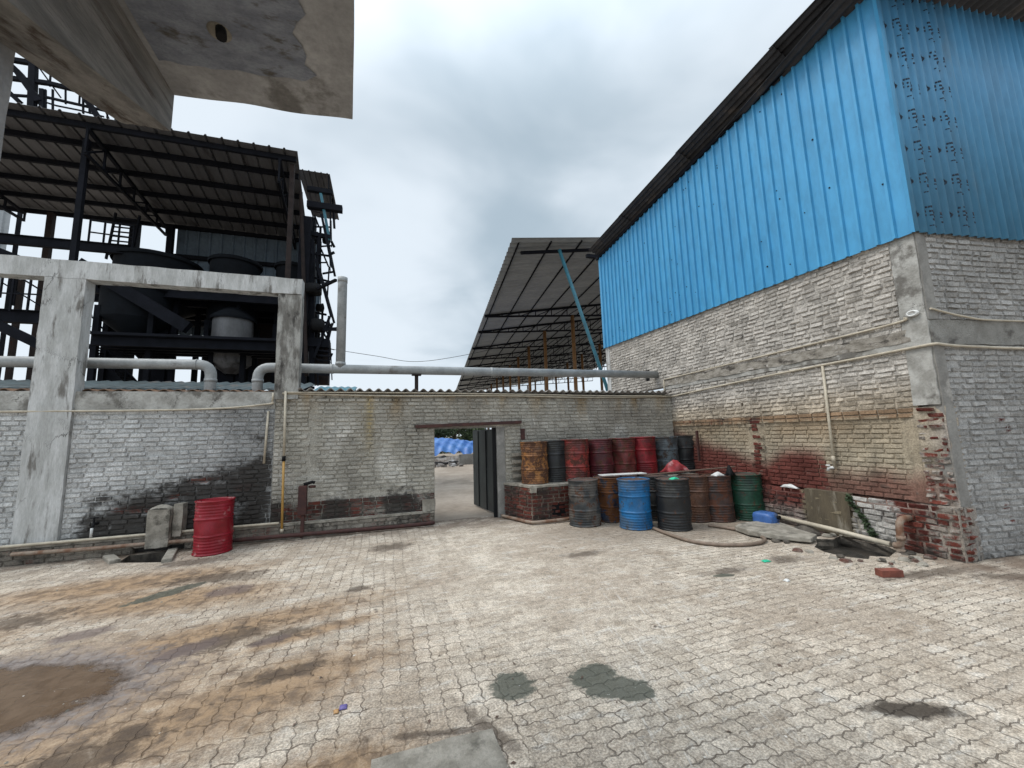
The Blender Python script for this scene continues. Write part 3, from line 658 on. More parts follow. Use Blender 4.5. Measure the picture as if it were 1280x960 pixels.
pipe('ducting_pipe', [[a, (-1, yp, 3.20)]+elbow(a, c, e, .22)+[e], [(-.93, yp, 3.20), (-.93, yp, 5.13), (-.93, yp, 5.17)]], .095, M['pipegrey'],
     'long thick grey pipe over the gateway wall with one tall upright branch', 'pipe', 'thick grey pipes over the wall',
     parts=[((-.93, yp, 3.28), (-.93, yp, 3.34), .104), ((-.93, yp, 5.08), (-.93, yp, 5.19), .101), ((2.3, yp, 3.208), (2.36, yp, 3.208), .103), ((-1.12, yp, 3.20), (-1.06, yp, 3.20), .102), ((-2.42, yp, 2.90), (-2.42, yp, 2.96), .102)])
T = thing('pipe_support', 'dark upright steel stub holding up the long grey pipe above the coping', 'pipe support', (.62, yp, 0))
MB().beam((.62, yp, 0), (.62, yp, 3.10), .075).build('post', M['steelbrown'], T)
MB().box(.52, .72, yp-.08, yp+.08, 3.09, 3.11).build('cradle', M['steelbrown'], T)
# cream conduits along the top of gate wall
y_ = 8.255
pipe('conduit', [bez([(-1.86, y_, 2.63), (0, y_-.01, 2.585), (2.4, y_-.015, 2.59), (4.6, y_-.01, 2.55), (6.9, y_-.01, 2.58)])], .018, M['pvc'], 'thin cream conduit sagging along the top of the gateway wall, the lower of two', 'conduit', n=8)
pipe('conduit', [bez([(-1.80, y_-.03, 2.645), (.4, y_-.03, 2.645), (2.9, y_-.03, 2.62), (5, y_-.03, 2.59), (6.6, y_-.03, 2.60)])], .015, M['pvc'], 'thin cream conduit along the top of the gateway wall, the upper of two', 'conduit', n=8)
T = thing('downpipe', 'slim downpipe beside the stained column, cream above and yellow below', 'pipe', (-1.75, 8.25, 0))
MB().tube([(-1.80, 8.22, 2.67), (-1.78, 8.20, 1.42)], .022, 10).build('upper_pipe', M['pvc'], T)
MB().tube([(-1.78, 8.20, 1.42), (-1.75, 8.14, .16)], .021, 10).build('lower_pipe', M['pvcyellow'], T)
MB().tube([(-1.78, 8.20, 1.38), (-1.78, 8.20, 1.47)], .030, 10).build('coupling', M['black'], T)
MB().tube([(-1.75, 8.14, .14), (-1.75, 8.14, .20)], .030, 10).build('coupling', M['pvc'], T)
pipe('conduit', [bez([(-12, 8.255, 2.34), (-5, 8.25, 2.33), (-3, 8.25, 2.35), (-2.1, 8.25, 2.43), (-2.02, 8.25, 2.47)]), [(-2.02, 8.25, 2.47), (-2.01, 8.25, 2.64)]], .017, M['pvc'], 'grey cream conduit running below the plaster band of the left wall', 'conduit', n=8)
pipe('conduit', [[(-2.08, 8.26, 2.30), (-2.11, 8.26, 1.35)]], .020, M['pvc'], 'short upright cream conduit at the right end of the left wall', 'conduit', n=8)
pipe('floor_pipe', [bez([(-12, 8.15, .30), (-6, 8.15, .30), (-3.5, 8.15, .30), (-1.80, 8.155, .30)])], .022, M['pvc'], 'thin yellowish pipe lying on the plinth ledge of the left wall', 'pipe', n=8)
pipe('floor_pipe', [bez([(-5.3, 8.10, .19), (-4.3, 8.08, .17), (-3.5, 8.06, .17), (-2.6, 8.08, .15)])], .03, M['rustpipe'], 'flaking rust-brown pipe over the drain pit left of the red drum', 'pipe', n=10)
pipe('floor_pipe', [bez([(-2.6, 8.06, .10), (-1, 8.07, .08), (.3, 8.08, .06), (.92, 8.09, .07)])], .035, M['rustiron'], 'dark brown pipe along the foot of the gateway wall', 'pipe', n=10)
T = thing('valve_box', 'rust-brown iron box on a post at the foot of the gateway wall', 'valve box', (-1.42, 8.14, 0))
MB().box(-1.50, -1.36, 8.06, 8.16, .42, .93, .004).build('box', M['rustiron'], T, bevel=.006)
MB().beam((-1.42, 8.12, .02), (-1.42, 8.12, .43), .055).build('post', M['rustiron'], T)
MB().tube([(-1.42, 8.12, .95), (-1.28, 8.12, .985), (-1.24, 8.12, .97)], .028, 8).build('outlet', M['black'], T)
MB().lathe([(.0, -.02), (.055, -.02), (.065, 0), (.055, .02), (0, .02)], (-1.29, 8.16, .90), 14).build('handwheel', M['rustiron'], T)
MB().beam((-1.37, 8.12, .45), (-1.27, 8.12, .45), .05).build('bracket', M['rustiron'], T)
T = thing('stone_post', 'squat worn stone post against the left wall beside the red drum', 'post', (-3.5, 8.08, 0))
slabbox(-3.66, -3.36, 8.02, 8.20, .10, .70, .014, 6, .05).build('shaft', M['stone'], T)
mb = MB(); mb.grid(14, 8, lambda u, v: (-3.66+.30*u+.01*nz(u*5, v*5), 8.02+.18*v, .69+.075*math.sin(math.pi*u)**.6*math.sin(math.pi*(.12+.76*v))+.015*nz(u*9, v*9)))
mb.build('rounded_top', M['stone'], T)
slabbox(-3.345, -3.22, 8.10, 8.26, .24, .76, .014, 6, .05).build('rear_slab', M['stone'], T)
T = thing('water_tap', 'small dark tap with white spout low on the left wall', 'tap', (-4.42, 8.2, .4))
MB().tube([(-4.42, 8.30, .52), (-4.42, 8.19, .52), (-4.42, 8.16, .47)], .022, 8).build('body', M['black'], T)
MB().tube([(-4.42, 8.16, .47), (-4.42, 8.155, .33)], .018, 8).build('spout', M['whitefit'], T)
MB().beam((-4.42, 8.19, .53), (-4.42, 8.19, .62), .02).build('stem', M['black'], T); MB().beam((-4.47, 8.19, .62), (-4.37, 8.19, .62), .018).build('handle', M['black'], T)
# ------------------------------------------------------------------ metal gate leaf
T = thing('metal_gate', 'dark metal gate leaf swung open away from the yard', 'gate', (2.30, 8.62, 0))
A = Vector((2.36, 8.60, 0)); B = Vector((2.16, 9.95, 0)); dr = (B-A).normalized(); nr = Vector((-dr.y, dr.x, 0))
mb = MB(); fx = MB()
L = (B-A).length; n = 14
def gp(u, z, o): return A+dr*u+Vector((0, 0, z))+nr*o
for i in range(n):
    o0 = .052
    u_0, u_1 = L*i/n, L*(i+1)/n
    mb.face([gp(u_0, .04, o0), gp(u_1, .04, o0), gp(u_1, 1.84, o0), gp(u_0, 1.84, o0)])
    if i in (5, 10): fx.beam(gp(u_0, .04, .062), gp(u_0, 1.84, .062), .02)
lp_ = mb.build('leaf_panel', M['gatesteel'], T, solid=.006); fx.build('panel_seam', M['black'], lp_)
fr = MB()
for (p, q) in ((gp(0, .03, .03), gp(0, 1.86, .03)), (gp(L, .03, .03), gp(L, 1.86, .03)), (gp(0, .05, .03), gp(L, .05, .03)), (gp(0, 1.85, .03), gp(L, 1.85, .03)), (gp(0, .95, .04), gp(L, .95, .04)), (gp(L*.5, .05, .03), gp(L*.5, 1.85, .03))): fr.beam(p, q, .04)
for i in range(6): fr.beam(gp(.1+L*i/6, 1.86, .03), gp(.1+L*i/6, 1.96, .03), .015)
fr.build('leaf_frame', M['gatesteel'], T)
MB().box(2.205, 2.275, 8.33, 8.40, 0, 1.92).build('gate_post', M['black'], T)
for z_ in (.4, 1.5): MB().tube([(2.32, 8.50, z_), (2.32, 8.50, z_+.10)], .02, 8).build('hinge', M['black'], T)
# ------------------------------------------------------------------ right-hand building
XW = 6.95; CY = 3.20; EY = 11.25
FD = Vector((.9916, -.129, 0)); FN = Vector((-.129, -.9916, 0))
def attr_right(u, z):
    Y = EY-u                       # distance into the picture
    n = fbm(Y*.8, z*.8, 14)
    wc = (.50+.07*n, .465+.065*n, .42+.06*n)
    dirt = .06+.18*max(0, fbm(Y*1.1, z*1.7, 5)); paint = 1.0
    if z < 1.95 and Y > 3.45:       # older panel below: fine cream brick with red exposed
        wc = (.42+.06*n, .36+.05*n, .27+.05*n)
        line = 1.10+.16*math.sin(Y*2.6+.6)+.25*fbm(Y*.9, 2.2)
        if Y > 5.95: line = 1.08+(Y-5.95)*.24+.16*fbm(Y*1.5, 1)
        elif Y < 4.75: line = .98+.26*fbm(Y*1.7, 6)
        rk = ss(line+.20, line-.16, z)*(1 if Y > 4.75 else .8); rc = (.15+.04*n, .045, .035); wc = tuple(p_*(1-rk)+q_*rk for p_, q_ in zip(wc, rc)); paint -= .25*rk; dirt += .10*rk
        ok_ = ss(1.25, 1.75, z)*(.35+.65*ss(-.2, .2, fbm(Y*1.2, z*2, 51))); wc = tuple(p_*(1-.5*ok_)+q_*.5*ok_ for p_, q_ in zip(wc, (.30, .20, .11)))
        if z > 1.82: wc = (.30, .20, .125); paint -= .15; dirt += .12
        if z > 1.55 and Y > 5.9: dirt += .35*ss(-.1, .25, fbm(Y*1.3, z*2)); paint -= .25*ss(0, .2, fbm(Y*2.1, z*3, 7))
        dirt += .25*ss(0, .35, fbm(Y*.9, z*1.4, 31))
        if Y > 7.3 and z < 1.6: dirt += .35*ss(7.3, 8.0, Y)
        if z < .66:
            if Y > 5.1: k = ss(.25, .42, z); wc = (.30*(1-k)+.16*k, .25*(1-k)+.045*k, .22*(1-k)+.035*k); paint = .8+.5*fbm(Y*2, z*4); dirt += .12
            elif Y > 4.35: wc = (.20, .165, .11); paint = 1; dirt += .1
            elif Y > 3.75: wc = (.50, .475, .44); paint = .75+.7*fbm(Y*1.8, z*2.5, 9)
            else: paint = .22+.5*fbm(Y*3, z*3); dirt += .1
    if z < 1.95 and Y <= 3.48: wc = (.36, .32, .28); paint = .45+1.1*fbm(Y*5, z*4, 11); dirt += .15+.4*fbm(Y*4, z*5, 2)
    if z < .35: dirt += .34*ss(.35, .05, z)
    if z >= 1.95: dirt += .22*ss(0, .35, fbm(Y*.7, z*2.0, 41))
    if 1.95 <= z < 2.5: k = ss(2.5, 2.0, z); wc = (wc[0]*(1-.06*k), wc[1]*(1-.14*k), wc[2]*(1-.26*k)); paint -= .10*k; dirt += .08*k
    return wc, paint, min(dirt, .8)
def depth_right(u, z):
    Y = EY-u
    if z < .66: return .11
    if 5.86 < Y < 6.06 and z < 1.9: return .02
    if z < 1.83 and 3.49 < Y < 8.4: return -.035
    if z < 1.95 and Y <= 3.49: return .015+.05*nz(Y*9, z*9)
    return .0
T = thing('brick_factory_building', 'tall brick building with bright blue sheet cladding on its upper half, right of the yard', 'building', (XW, CY, 0))
def attr_pil(u, z):
    w_, p, d_ = attr_right(u, z); Y = EY-u
    if 5.86 < Y < 6.06 and z < 1.9: p = .12
    return w_, p, d_
mb = MB()
brickwall(mb, (XW, EY, 0), (0, -1, 0), (-1, 0, 0), 0, EY-CY-.02, 2.86, 4.55, attr_right, holes=[(EY-3.46, 9, 2.8, 4.6), (0, .22, 2.8, 4.6), (EY-9.32, EY-9.10, 3.10, 3.42)], rough=1.5, mort=.22)
brickwall(mb, (XW, EY, 0), (0, -1, 0), (-1, 0, 0), 0, EY-CY-.02, 1.95, 2.78, attr_right, holes=[(EY-3.44, 9, 1.9, 2.8), (EY-6.26, EY-6.20, 2.17, 2.24)], rough=1.5, mort=.22)
brickwall(mb, (XW, EY, 0), (0, -1, 0), (-1, 0, 0), 0, EY-3.49, .66, 1.95, attr_pil, depth=depth_right, rough=.45, course=.0716)
brickwall(mb, (XW, EY, 0), (0, -1, 0), (-1, 0, 0), EY-3.49, EY-CY+.03, .66, 1.95, attr_right, depth=depth_right, rough=2.6)
brickwall(mb, (XW, EY, 0), (0, -1, 0), (-1, 0, 0), 0, EY-CY+.05, .0, .66, attr_right, depth=depth_right, rough=1.6)
mb.build('yard_brickwork', M['brick'], T)
def attr_side(u, z):
    n = fbm(u*.8+30, z*.8, 14); wc = (.36+.06*n, .35+.06*n, .335+.06*n); dirt = .10+.2*max(0, fbm(u, z*1.5, 25))+.35*ss(.45, .0, z); paint = 1
    for (a, b) in ((.97, 1.75), (1.05, 1.62), (.78, .62), (1.2, .62), (.85, .45)): paint -= .9*max(0, 1-math.hypot((u-a), (z-b)*1.5)/.11)
    return wc, paint, dirt
mb = MB()
brickwall(mb, (XW, CY, 0), tuple(FD), tuple(FN), .16, 7, 3.12, 4.55, attr_side, rough=1.4, mort=.22)
brickwall(mb, (XW, CY, 0), tuple(FD), tuple(FN), .16, 7, 0, 2.78, attr_side, rough=1.4, mort=.22)
mb.build('street_brickwork', M['brick'], T)
def face_box(u0_, u1_, z0, z1, o0, o1, amp=.01, fr=6, step=.07):
    mb = slabbox(u0_, u1_, -o1, -o0, z0, z1, amp, fr, step)
    O = Vector((XW, CY, 0)); mb.v = [tuple(O+FD*x+FN*(-y)+Vector((0, 0, z))) for x, y, z in mb.v]; return mb
face_box(.0, 7, 2.78, 3.12, -.2, .02, .02, 5).build('side_beam', M['cementwall'], T)
face_box(.0, .165, 0, 2.78, -.2, .03, .008).build('corner_column', M['cement'], T)
face_box(.0, .165, 3.12, 4.55, -.2, .03, .008).build('corner_column', M['cement'], T)
slabbox(XW-.022, XW+.2, CY-.01, 3.47, 1.97, 4.55, .012, 6).build('corner_column', M['plaster'], T)
slabbox(XW-.02, XW+.2, 3.40, 8.55, 2.78, 2.86+.0, .012, 5).build('beam', M['plaster'], T)
slabbox(XW-.030, XW+.1, 3.40, 8.55, 2.86, 3.03, .03, 4).build('beam_face', M['band'], T)
slabbox(XW-.02, XW+.2, EY-.22, EY, 2.4, 4.6, .008).build('end_column', M['plaster_frame'], T)
slabbox(XW-.138, XW-.02, 4.38, 5.05, .02, .68, .006, 5).build('cement_patch', M['mudplaster'], T)
mb = MB()
def attr_foot(u, z): return (.30, .26, .22), .42+.9*fbm(u*6, z*6, 2), .28+.3*fbm(u*5, z*4, 8)
brickwall(mb, (XW-.11, CY-.05, 0), (1, 0, 0), (0, -1, 0), 0, .24, 0, .66, attr_foot, th=.2, rough=3.2)
mb.build('broken_footing', M['brick'], T)
# cladding
PB = 4.34
mb = MB(); pitch = .205
def topz(Y): return 8.30-.075*(Y-3.3)
y = EY+.05; k = 0
prof = []
while y > CY-.04:
    for a, h in ((0, 0), (.66, 0), (.69, .042), (.84, .042), (.90, 0)):
        yy = y-a*pitch
        if yy > CY-.05: prof.append((yy, h))
    y -= pitch
prof.append((CY-.06, 0))
b = len(mb.v)
for (yy, h) in prof: mb.v.append((XW-.06-h, yy, PB+.055*(yy-CY)*.32+.012*nz(yy*2, 3)))
for (yy, h) in prof: mb.v.append((XW-.06-h, yy, topz(yy)))
for i in range(len(prof)-1): mb.f.append((b+i, b+i+1, b+len(prof)+i+1, b+len(prof)+i)); mb.sm.append(False)
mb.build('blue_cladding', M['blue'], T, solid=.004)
sp = .148
def sidep(u, z, off=0):
    h = .020*math.sin(2*math.pi*u/sp); return Vector((XW-.06, CY-.06, 0))+FD*u+FN*(h+off)+Vector((0, 0, z))
n = int(7/sp*12)
side_mb = MB(); side_mb.grid(n, 1, lambda u, v: sidep(u*7-.01, PB+.0+(4.1)*v+(.02*nz(u*40) if v == 0 else 0)))
# rubber-stamped maker's marks on the dusty sheets
mk = MB(); rng_ = random.Random(4)
def patch(u0_, u1_, z0, z1):
    mk.grid(max(1, int((u1_-u0_)/.012)), 1, lambda a, c_: sidep(u0_+(u1_-u0_)*a, z0+(z1-z0)*c_, .0045), True)
K_ = 1.45
for c0 in (.22, .82):
    for r in range(8):
        zb = 4.56+r*.50+(0 if c0 < .5 else .04)
        for i in range(12):
            a = 2*math.pi*i/12; patch(c0-.13+.036*math.cos(a)-.010, c0-.13+.036*math.cos(a)+.010, zb+.05+.036*math.sin(a)-.008, zb+.05+.036*math.sin(a)+.008)
        for (du, dz, w_, h_) in ((.035, .115, .05, .022), (0, .075, .04, .028), (.055, .07, .085, .022), (0, .035, .04, .022), (.055, .03, .085, .018), (.07, -.015, .045, .030), (.045, -.075, .03, .012), (.09, -.075, .05, .012), (.17, .05, .04, .04), (.165, .012, .035, .012), (.17, -.04, .02, .02)):
            nn = max(2, int(w_*K_/.020))
            for i in range(nn):
                if rng_.random() < .12: continue
                patch(c0+(du+w_*i/nn)*K_, c0+(du+w_*(i+.80)/nn)*K_, zb+(dz-h_/2*rng_.uniform(.7, 1))*K_, zb+(dz+h_/2*rng_.uniform(.7, 1))*K_)
n0 = len(side_mb.f); o0_ = len(side_mb.v); side_mb.v += mk.v; side_mb.f += [tuple(i+o0_ for i in f) for f in mk.f]; side_mb.sm += mk.sm
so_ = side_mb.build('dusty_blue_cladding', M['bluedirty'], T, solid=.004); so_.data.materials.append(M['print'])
for p_ in so_.data.polygons[n0:]: p_.material_index = 1
rng_ = random.Random(9)
for i in range(64):
    yy = rng_.uniform(3.3, 11); zz_ = rng_.uniform(4.6, topz(yy)-.2); s_ = rng_.uniform(.006, .012)
    MB().box(XW-.074, XW-.061, yy-s_, yy+s_, zz_-s_, zz_+s_).build('rivet', M['black'], T)
# roof with overhang: dark corrugated sheets lapped in steps
rf = MB()
steps = [(-1.0, 4.50), (4.42, 6.95), (6.87, 9.4), (9.3, 11.25)]
for i, (ya, yb) in enumerate(steps):
    lift = .028*(len(steps)-i)-.02
    def rz_(X, Y): return topz(Y)+.02+.20*(XW-X)/.45*ss(0, 1, (XW-X)/.45) if X < XW else topz(Y)+.02-.05*(X-XW)
    nx = 60
    rf.grid(nx, 1, lambda u, v: (6.50+.9*u, ya+(yb-ya)*v, topz(max(ya+(yb-ya)*v, 2.0))+lift+(.20-.010*v*i)*(1-min(1, u*2.0))+.018*math.sin(u*2*math.pi*9)), True)
rf.build('roof_verge', M['roofblack'], T, solid=.012)
mb = MB()
O = Vector((XW-.5, CY, 0)); n = int(9/.15*10)
mb.grid(n, 1, lambda u, v: O+FD*(u*9)+FN*(.42-5.0*v)+Vector((0, 0, 8.22+.022*math.sin(u*9/.15*2*math.pi)-.25*v)), True)
mb.build('roof_sheet', M['roofblack'], T, solid=.012)
MB().box(XW+.3, 16, CY+.6, EY, 7.55, 7.62).build('roof_deck', M['roofblack'], T)
MB().beam((XW-.10, EY+.1, topz(EY)-.06), (XW-.10, CY, topz(CY)-.02), .05, .10).build('roof_batten', M['steel'], T)
MB().beam((XW-.4, EY+.25, topz(EY)+.10), (XW+2.4, EY+.3, topz(EY)+.22), .10, .12).build('roof_purlin', M['steel'], T)
# wall hole where the grey pipe enters
MB().box(XW+.05, XW+.22, 8.9, 9.6, 3.0, 3.5).build('pipe_recess', M['black'], T)
# conduits on the right building
xr = XW-.04
def cornerpath(z1, z2, z3): return bez([(xr, 8.50, z1), (xr, 5.9, (z1+z2)/2+.03), (xr, 3.6, z2), (xr-.01, 3.18, z2+.01)])+bez([(xr+.02, 3.13, z2+.01), tuple(Vector((XW, CY, z3))+FD*.5+FN*.05), tuple(Vector((XW, CY, z3-.02))+FD*2+FN*.05), tuple(Vector((XW, CY, z3))+FD*6+FN*.05)])
pipe('conduit', [cornerpath(2.56, 2.76, 2.745)], .019, M['pvc'], 'cream conduit running round the brick building corner, the lower of two', 'conduit', n=8)
pipe('conduit', [bez([(xr, 8.48, 3.04), (xr, 5.6, 3.10), (xr, 3.62, 3.15), (xr-.01, 3.40, 3.20)]), [(xr, 8.48, 3.04), (xr, 8.49, 2.62)]], .016, M['pvc'], 'cream conduit on the yard side of the brick building, the upper of two', 'conduit', n=8)
pipe('conduit', [bez([tuple(Vector((XW, CY, 3.26))+FD*.02+FN*.05), tuple(Vector((XW, CY, 3.16))+FD*.6+FN*.05), tuple(Vector((XW, CY, 3.12))+FD*1.4+FN*.05), tuple(Vector((XW, CY, 3.16))+FD*5+FN*.05)])], .014, M['pvc'], 'grey cable sagging across the street face of the brick building', 'cable', n=8)
T = thing('junction_box', 'white oval junction box at the corner of the brick building', 'junction box', (XW-.05, 3.30, 3.2))
bx = MB().lathe([(0, 0), (.055, 0), (.062, .012), (.062, .035), (.05, .045), (.036, .045), (.034, .02), (0, .02)], (0, 0, 0), 24)
bx.v = [(XW-.03-z, 3.31+x*1.15, 3.235+y*.72) for x, y, z in bx.v]; bx.build('casing', M['whitefit'], T)
T = thing('downpipe', 'cream downpipe on the brick building ending in a white tap', 'pipe', (XW, 4.58, 1))
MB().tube([(xr, 4.565, 2.72), (xr, 4.575, 1.75), (xr, 4.585, 1.05)], .021, 10).build('tube', M['pvc'], T)
MB().tube([(xr, 4.585, 1.14), (xr, 4.585, 1.24)], .029, 10).build('coupling', M['pvc'], T)
MB().tube([(xr, 4.585, 1.06), (xr-.02, 4.66, 1.05), (xr-.03, 4.67, 1.0)], .022, 10).build('tap_body', M['whitefit'], T)
MB().lathe([(0, 0), (.03, 0), (.03, .02), (0, .02)], (xr-.03, 4.66, 1.08), 12).build('tap_handle', M['whitefit'], T)
T = thing('drain_pipe', 'dirty white pipe on the ground along the right wall, elbow turned up into the bricks', 'pipe', (6.7, 4.6, .1))
a = (6.66, 5.72, .16); c = (6.62, 3.72, .08); e = (6.63, 3.66, .46); h = (6.86, 3.64, .50)
MB().tube([a, (6.64, 4.6, .13), (6.62, 3.80, .09)], .035, 12).build('tube', M['pvc'], T)
MB().tube(elbow((6.62, 3.85, .09), (6.62, 3.68, .09), (6.62, 3.67, .3), .08)+elbow((6.62, 3.67, .3), (6.62, 3.67, .45), (6.86, 3.66, .45), .12)+[(6.88, 3.66, .45)], .042, 12).build('elbow', M['rustpipe'], T)
MB().tube([(6.62, 3.67, .18), (6.62, 3.67, .235)], .053, 12).build('coupling', M['rustpipe'], T)
tag(MB().beam((6.885, 7.46, 1.00), (6.885, 7.46, 1.70), .05, .04).build('iron_bar', M['rustiron']), 'upright dark iron bar standing against the red patch of the right wall', 'bar')
# ------------------------------------------------------------------ brick platform
PX0, PY0, PZ = 2.74, 7.46, .72
def attr_plat(u, z): return (.24, .19, .15), .16+.6*fbm(u*2+7, z*3)+(.30 if z > .62 else 0), .50+.4*fbm(u*2, z*2)
T = thing('brick_platform', 'low red brick platform under the upper row of drums', 'platform', (PX0, PY0, 0))
mb = MB(); brickwall(mb, (PX0, PY0, 0), (1, 0, 0), (0, -1, 0), 0, 4.05, 0, PZ-.04, attr_plat, th=.2, rough=1.2)
sk = Vector((.32, -.79, 0)).normalized(); brickwall(mb, (PX0-.32, 8.25, 0), tuple(sk), (sk.y, -sk.x, 0), 0, .85, 0, PZ-.04, attr_plat, th=.2, rough=1.2)
mb.build('brickwork', M['brick'], T)
sb = slabbox(PX0-.02, 6.8, PY0-.02, 8.26, PZ-.04, PZ, .012, 5, .1)
sb.v = [(x-(.32*(y-PY0)/.79 if x < PX0+.3 else 0), y, z) for x, y, z in sb.v]; sb.build('slab_top', M['stone'], T)
slabbox(PX0-.03, PX0+.10, PY0-.03, PY0+.08, PZ-.14, PZ-.01, .015, 9, .04).build('mortar_lump', M['stone'], T)
MB().box(PX0+.42, PX0+.70, PY0-.013, PY0-.006, .10, .34, .01).build('vent_hole', M['black'], T)
pipe('floor_pipe', [bez([(2.34, 8.22, .05), (2.52, 7.78, .045), (2.66, 7.42, .045), (2.80, 7.34, .045), (3.3, 7.33, .05), (3.7, 7.36, .06)])], .032, M['rustpipe'], 'grimy grey pipe bent round the foot of the brick platform', 'pipe', n=10)
# ------------------------------------------------------------------ drums
def drummat(name, c1, c2, rust=(.10, .045, .025), rt=.58, rough=.5, c3=None, t3=.62):
    return mat(name, c1, tuple(x*.7 for x in c2), rough, 4.2, .45, .008, c3=c3 or tuple(x*.35+.012 for x in c2), t3=t3-.06, rust=rust, rt=rt-.045)
def lidmat(): return mat('rusty_lid', (.10, .06, .045), (.06, .042, .036), .75, 6, .4, .006)
M['lid'] = lidmat()
def drum(x, y, z, m, label, seed, h=.86, r=.29, lean=(0, 0), lid=None, group=None, name='steel_drum'):
    t = thing(name, label, 'drum', (x, y, z), group)
    prof = [(r-.012, 0), (r+.004, .004), (r+.004, .018), (r-.004, .026)]
    N_ = 84
    for i in range(1, N_):
        zz = .026+(h-.052)*i/N_; rr = r-.006; f = zz/h
        for c in (.345, .665): rr += .013*math.exp(-((f-c)/.014)**2)
        if f > .72 or f < .30: rr += .0032*math.sin(zz*2*math.pi/.046)
        prof.append((rr, zz))
    prof += [(r-.004, h-.026), (r+.005, h-.018), (r+.005, h-.003), (r, h), (r-.012, h), (r-.014, h-.016)]
    def fn(rr, zz, a):
        k = 4.0*rr*.25
        dn = .034*nz(math.cos(a)*1.5+seed, math.sin(a)*1.5, zz*2.6+seed)+.006*nz(math.cos(a)*4+seed, math.sin(a)*4, zz*7)
        e = math.sin(math.pi*min(1, max(0, zz/h)))**.5
        return (rr+dn*(.25+.75*e), zz)
    MB().lathe(prof, n=44, fn=fn).build('body', m, t, local=True)
    lp = [(r-.014, h-.016), (r-.03, h-.022), (r-.05, h-.017), (.10, h-.014), (0.001, h-.012)]
    L_ = MB().lathe(lp, n=44).build('lid', lid or M['lid'], t, local=True)
    a = seed*1.7
    for (q, rr) in ((a, .032), (a+2.9, .018)):
        MB().lathe([(rr, -.004), (rr, .012), (rr*.6, .014), (0.001, .012)], (.21*math.cos(q), .21*math.sin(q), h-.016), 14).build('bung', m, L_, local=True)
    t.rotation_euler = (lean[0], lean[1], seed)
    return t
D = {}
D['red'] = drummat('bright_red_paint', (.27, .006, .018), (.30, .008, .02), rt=.70, rough=.36, c3=(.36, .16, .16), t3=.67)
D['orange'] = drummat('rusty_orange_paint', (.30, .13, .035), (.22, .085, .025), rt=.54)
D['black'] = drummat('grimy_black_paint', (.014, .015, .017), (.025, .026, .026), rt=.64, c3=(.05, .05, .047), t3=.64)
D['dred'] = drummat('worn_red_paint', (.26, .028, .02), (.20, .022, .018), rust=(.09, .03, .02), rt=.55)
D['maroon'] = drummat('maroon_paint', (.11, .012, .018), (.075, .012, .016), rt=.60)
D['redbrown'] = drummat('dull_red_paint', (.16, .025, .022), (.11, .02, .02), rt=.58)
D['crimson'] = drummat('crimson_paint', (.27, .012, .018), (.18, .010, .015), rt=.62)
D['grey'] = drummat('blue_grey_paint', (.10, .125, .14), (.07, .085, .095), rt=.57, rust=(.06, .04, .03))
D['greyblack'] = drummat('slate_paint', (.045, .05, .052), (.03, .033, .035), rt=.60, c3=(.09, .08, .07), t3=.58)
D['navy'] = drummat('dark_blue_and_rust_paint', (.03, .045, .08), (.022, .028, .045), rt=.52, rust=(.16, .06, .02))
D['blue'] = drummat('bright_blue_paint', (.010, .125, .31), (.012, .12, .30), rt=.62, rough=.4, rust=(.06, .07, .08), c3=(.05, .10, .17), t3=.60)
D['rust'] = drummat('brown_rust', (.11, .052, .03), (.07, .036, .026), rt=.55)
D['brown'] = drummat('dark_brown_rust', (.075, .042, .034), (.05, .032, .028), rt=.56, rust=(.12, .045, .025))
D['green'] = drummat('dark_green_paint', (.016, .075, .042), (.014, .05, .032), rt=.62)
drum(-2.66, 7.80, 0, D['red'], 'lone bright red drum beside the drain pit by the left wall', 1.3, r=.262, h=.83, lid=D['red'])
gU, gL = 'drums standing on the brick platform', 'drums standing on the yard floor in front of the platform'
up = [('orange', 668, 'rusty orange drum, leftmost on the brick platform', .0), ('black', 693.5, 'black drum on the platform between the orange one and the worn red one', .10), ('dred', 719, 'worn scarlet drum with black scratches on the platform, third from left', -.07), ('maroon', 750, 'dark maroon drum on the platform right of the scratched scarlet one', .02),
      ('redbrown', 779, 'dull red-brown drum on the platform between maroon and crimson ones', .02), ('crimson', 804.5, 'glossy crimson drum on the platform beside the blue-grey one', .02), ('grey', 833, 'blue-grey drum on the platform near the wall corner', .05), ('black', 856, 'sooty black drum at the right end of the platform row', .12)]
for i, (m, px, lab, dy) in enumerate(up):
    Y = 7.88+dy; p = at(px, 575, Y); drum(p.x, Y, PZ+.004, D[m], lab, 2.1+i*1.37, h=.85+.01*(i % 3), group=gU, lean=(R(random.uniform(-.5, .5)), R(random.uniform(-.7, .7))))
lo = [('greyblack', 730.5, 6.98, 'slate-black drum at the left end of the floor row', .84), ('navy', 762, 7.12, 'navy drum with orange rust between slate-black and bright blue ones', .84), ('blue', 793.5, 6.40, 'bright blue drum in the floor row', .86), ('black', 818, 6.85, 'dark drum half hidden between the bright blue and the front black one', .84),
      ('black', 841.5, 6.06, 'grimy black drum with a green rag on its lid, foremost in the floor row', .87), ('rust', 869, 6.42, 'brown rusted drum partly behind the foremost black one', .84), ('brown', 896.5, 6.26, 'dark brown rusty drum left of the green one', .84), ('green', 934, 6.10, 'dark green drum at the right end of the floor row', .84)]
for i, (m, px, Y, lab, h) in enumerate(lo):
    p = at(px, 632, Y); drum(p.x, Y, 0.004, D[m], lab, 5.3+i*2.17, h=h, group=gL, lean=(R(random.uniform(-.6, .6)), R(random.uniform(-.8, .8))))
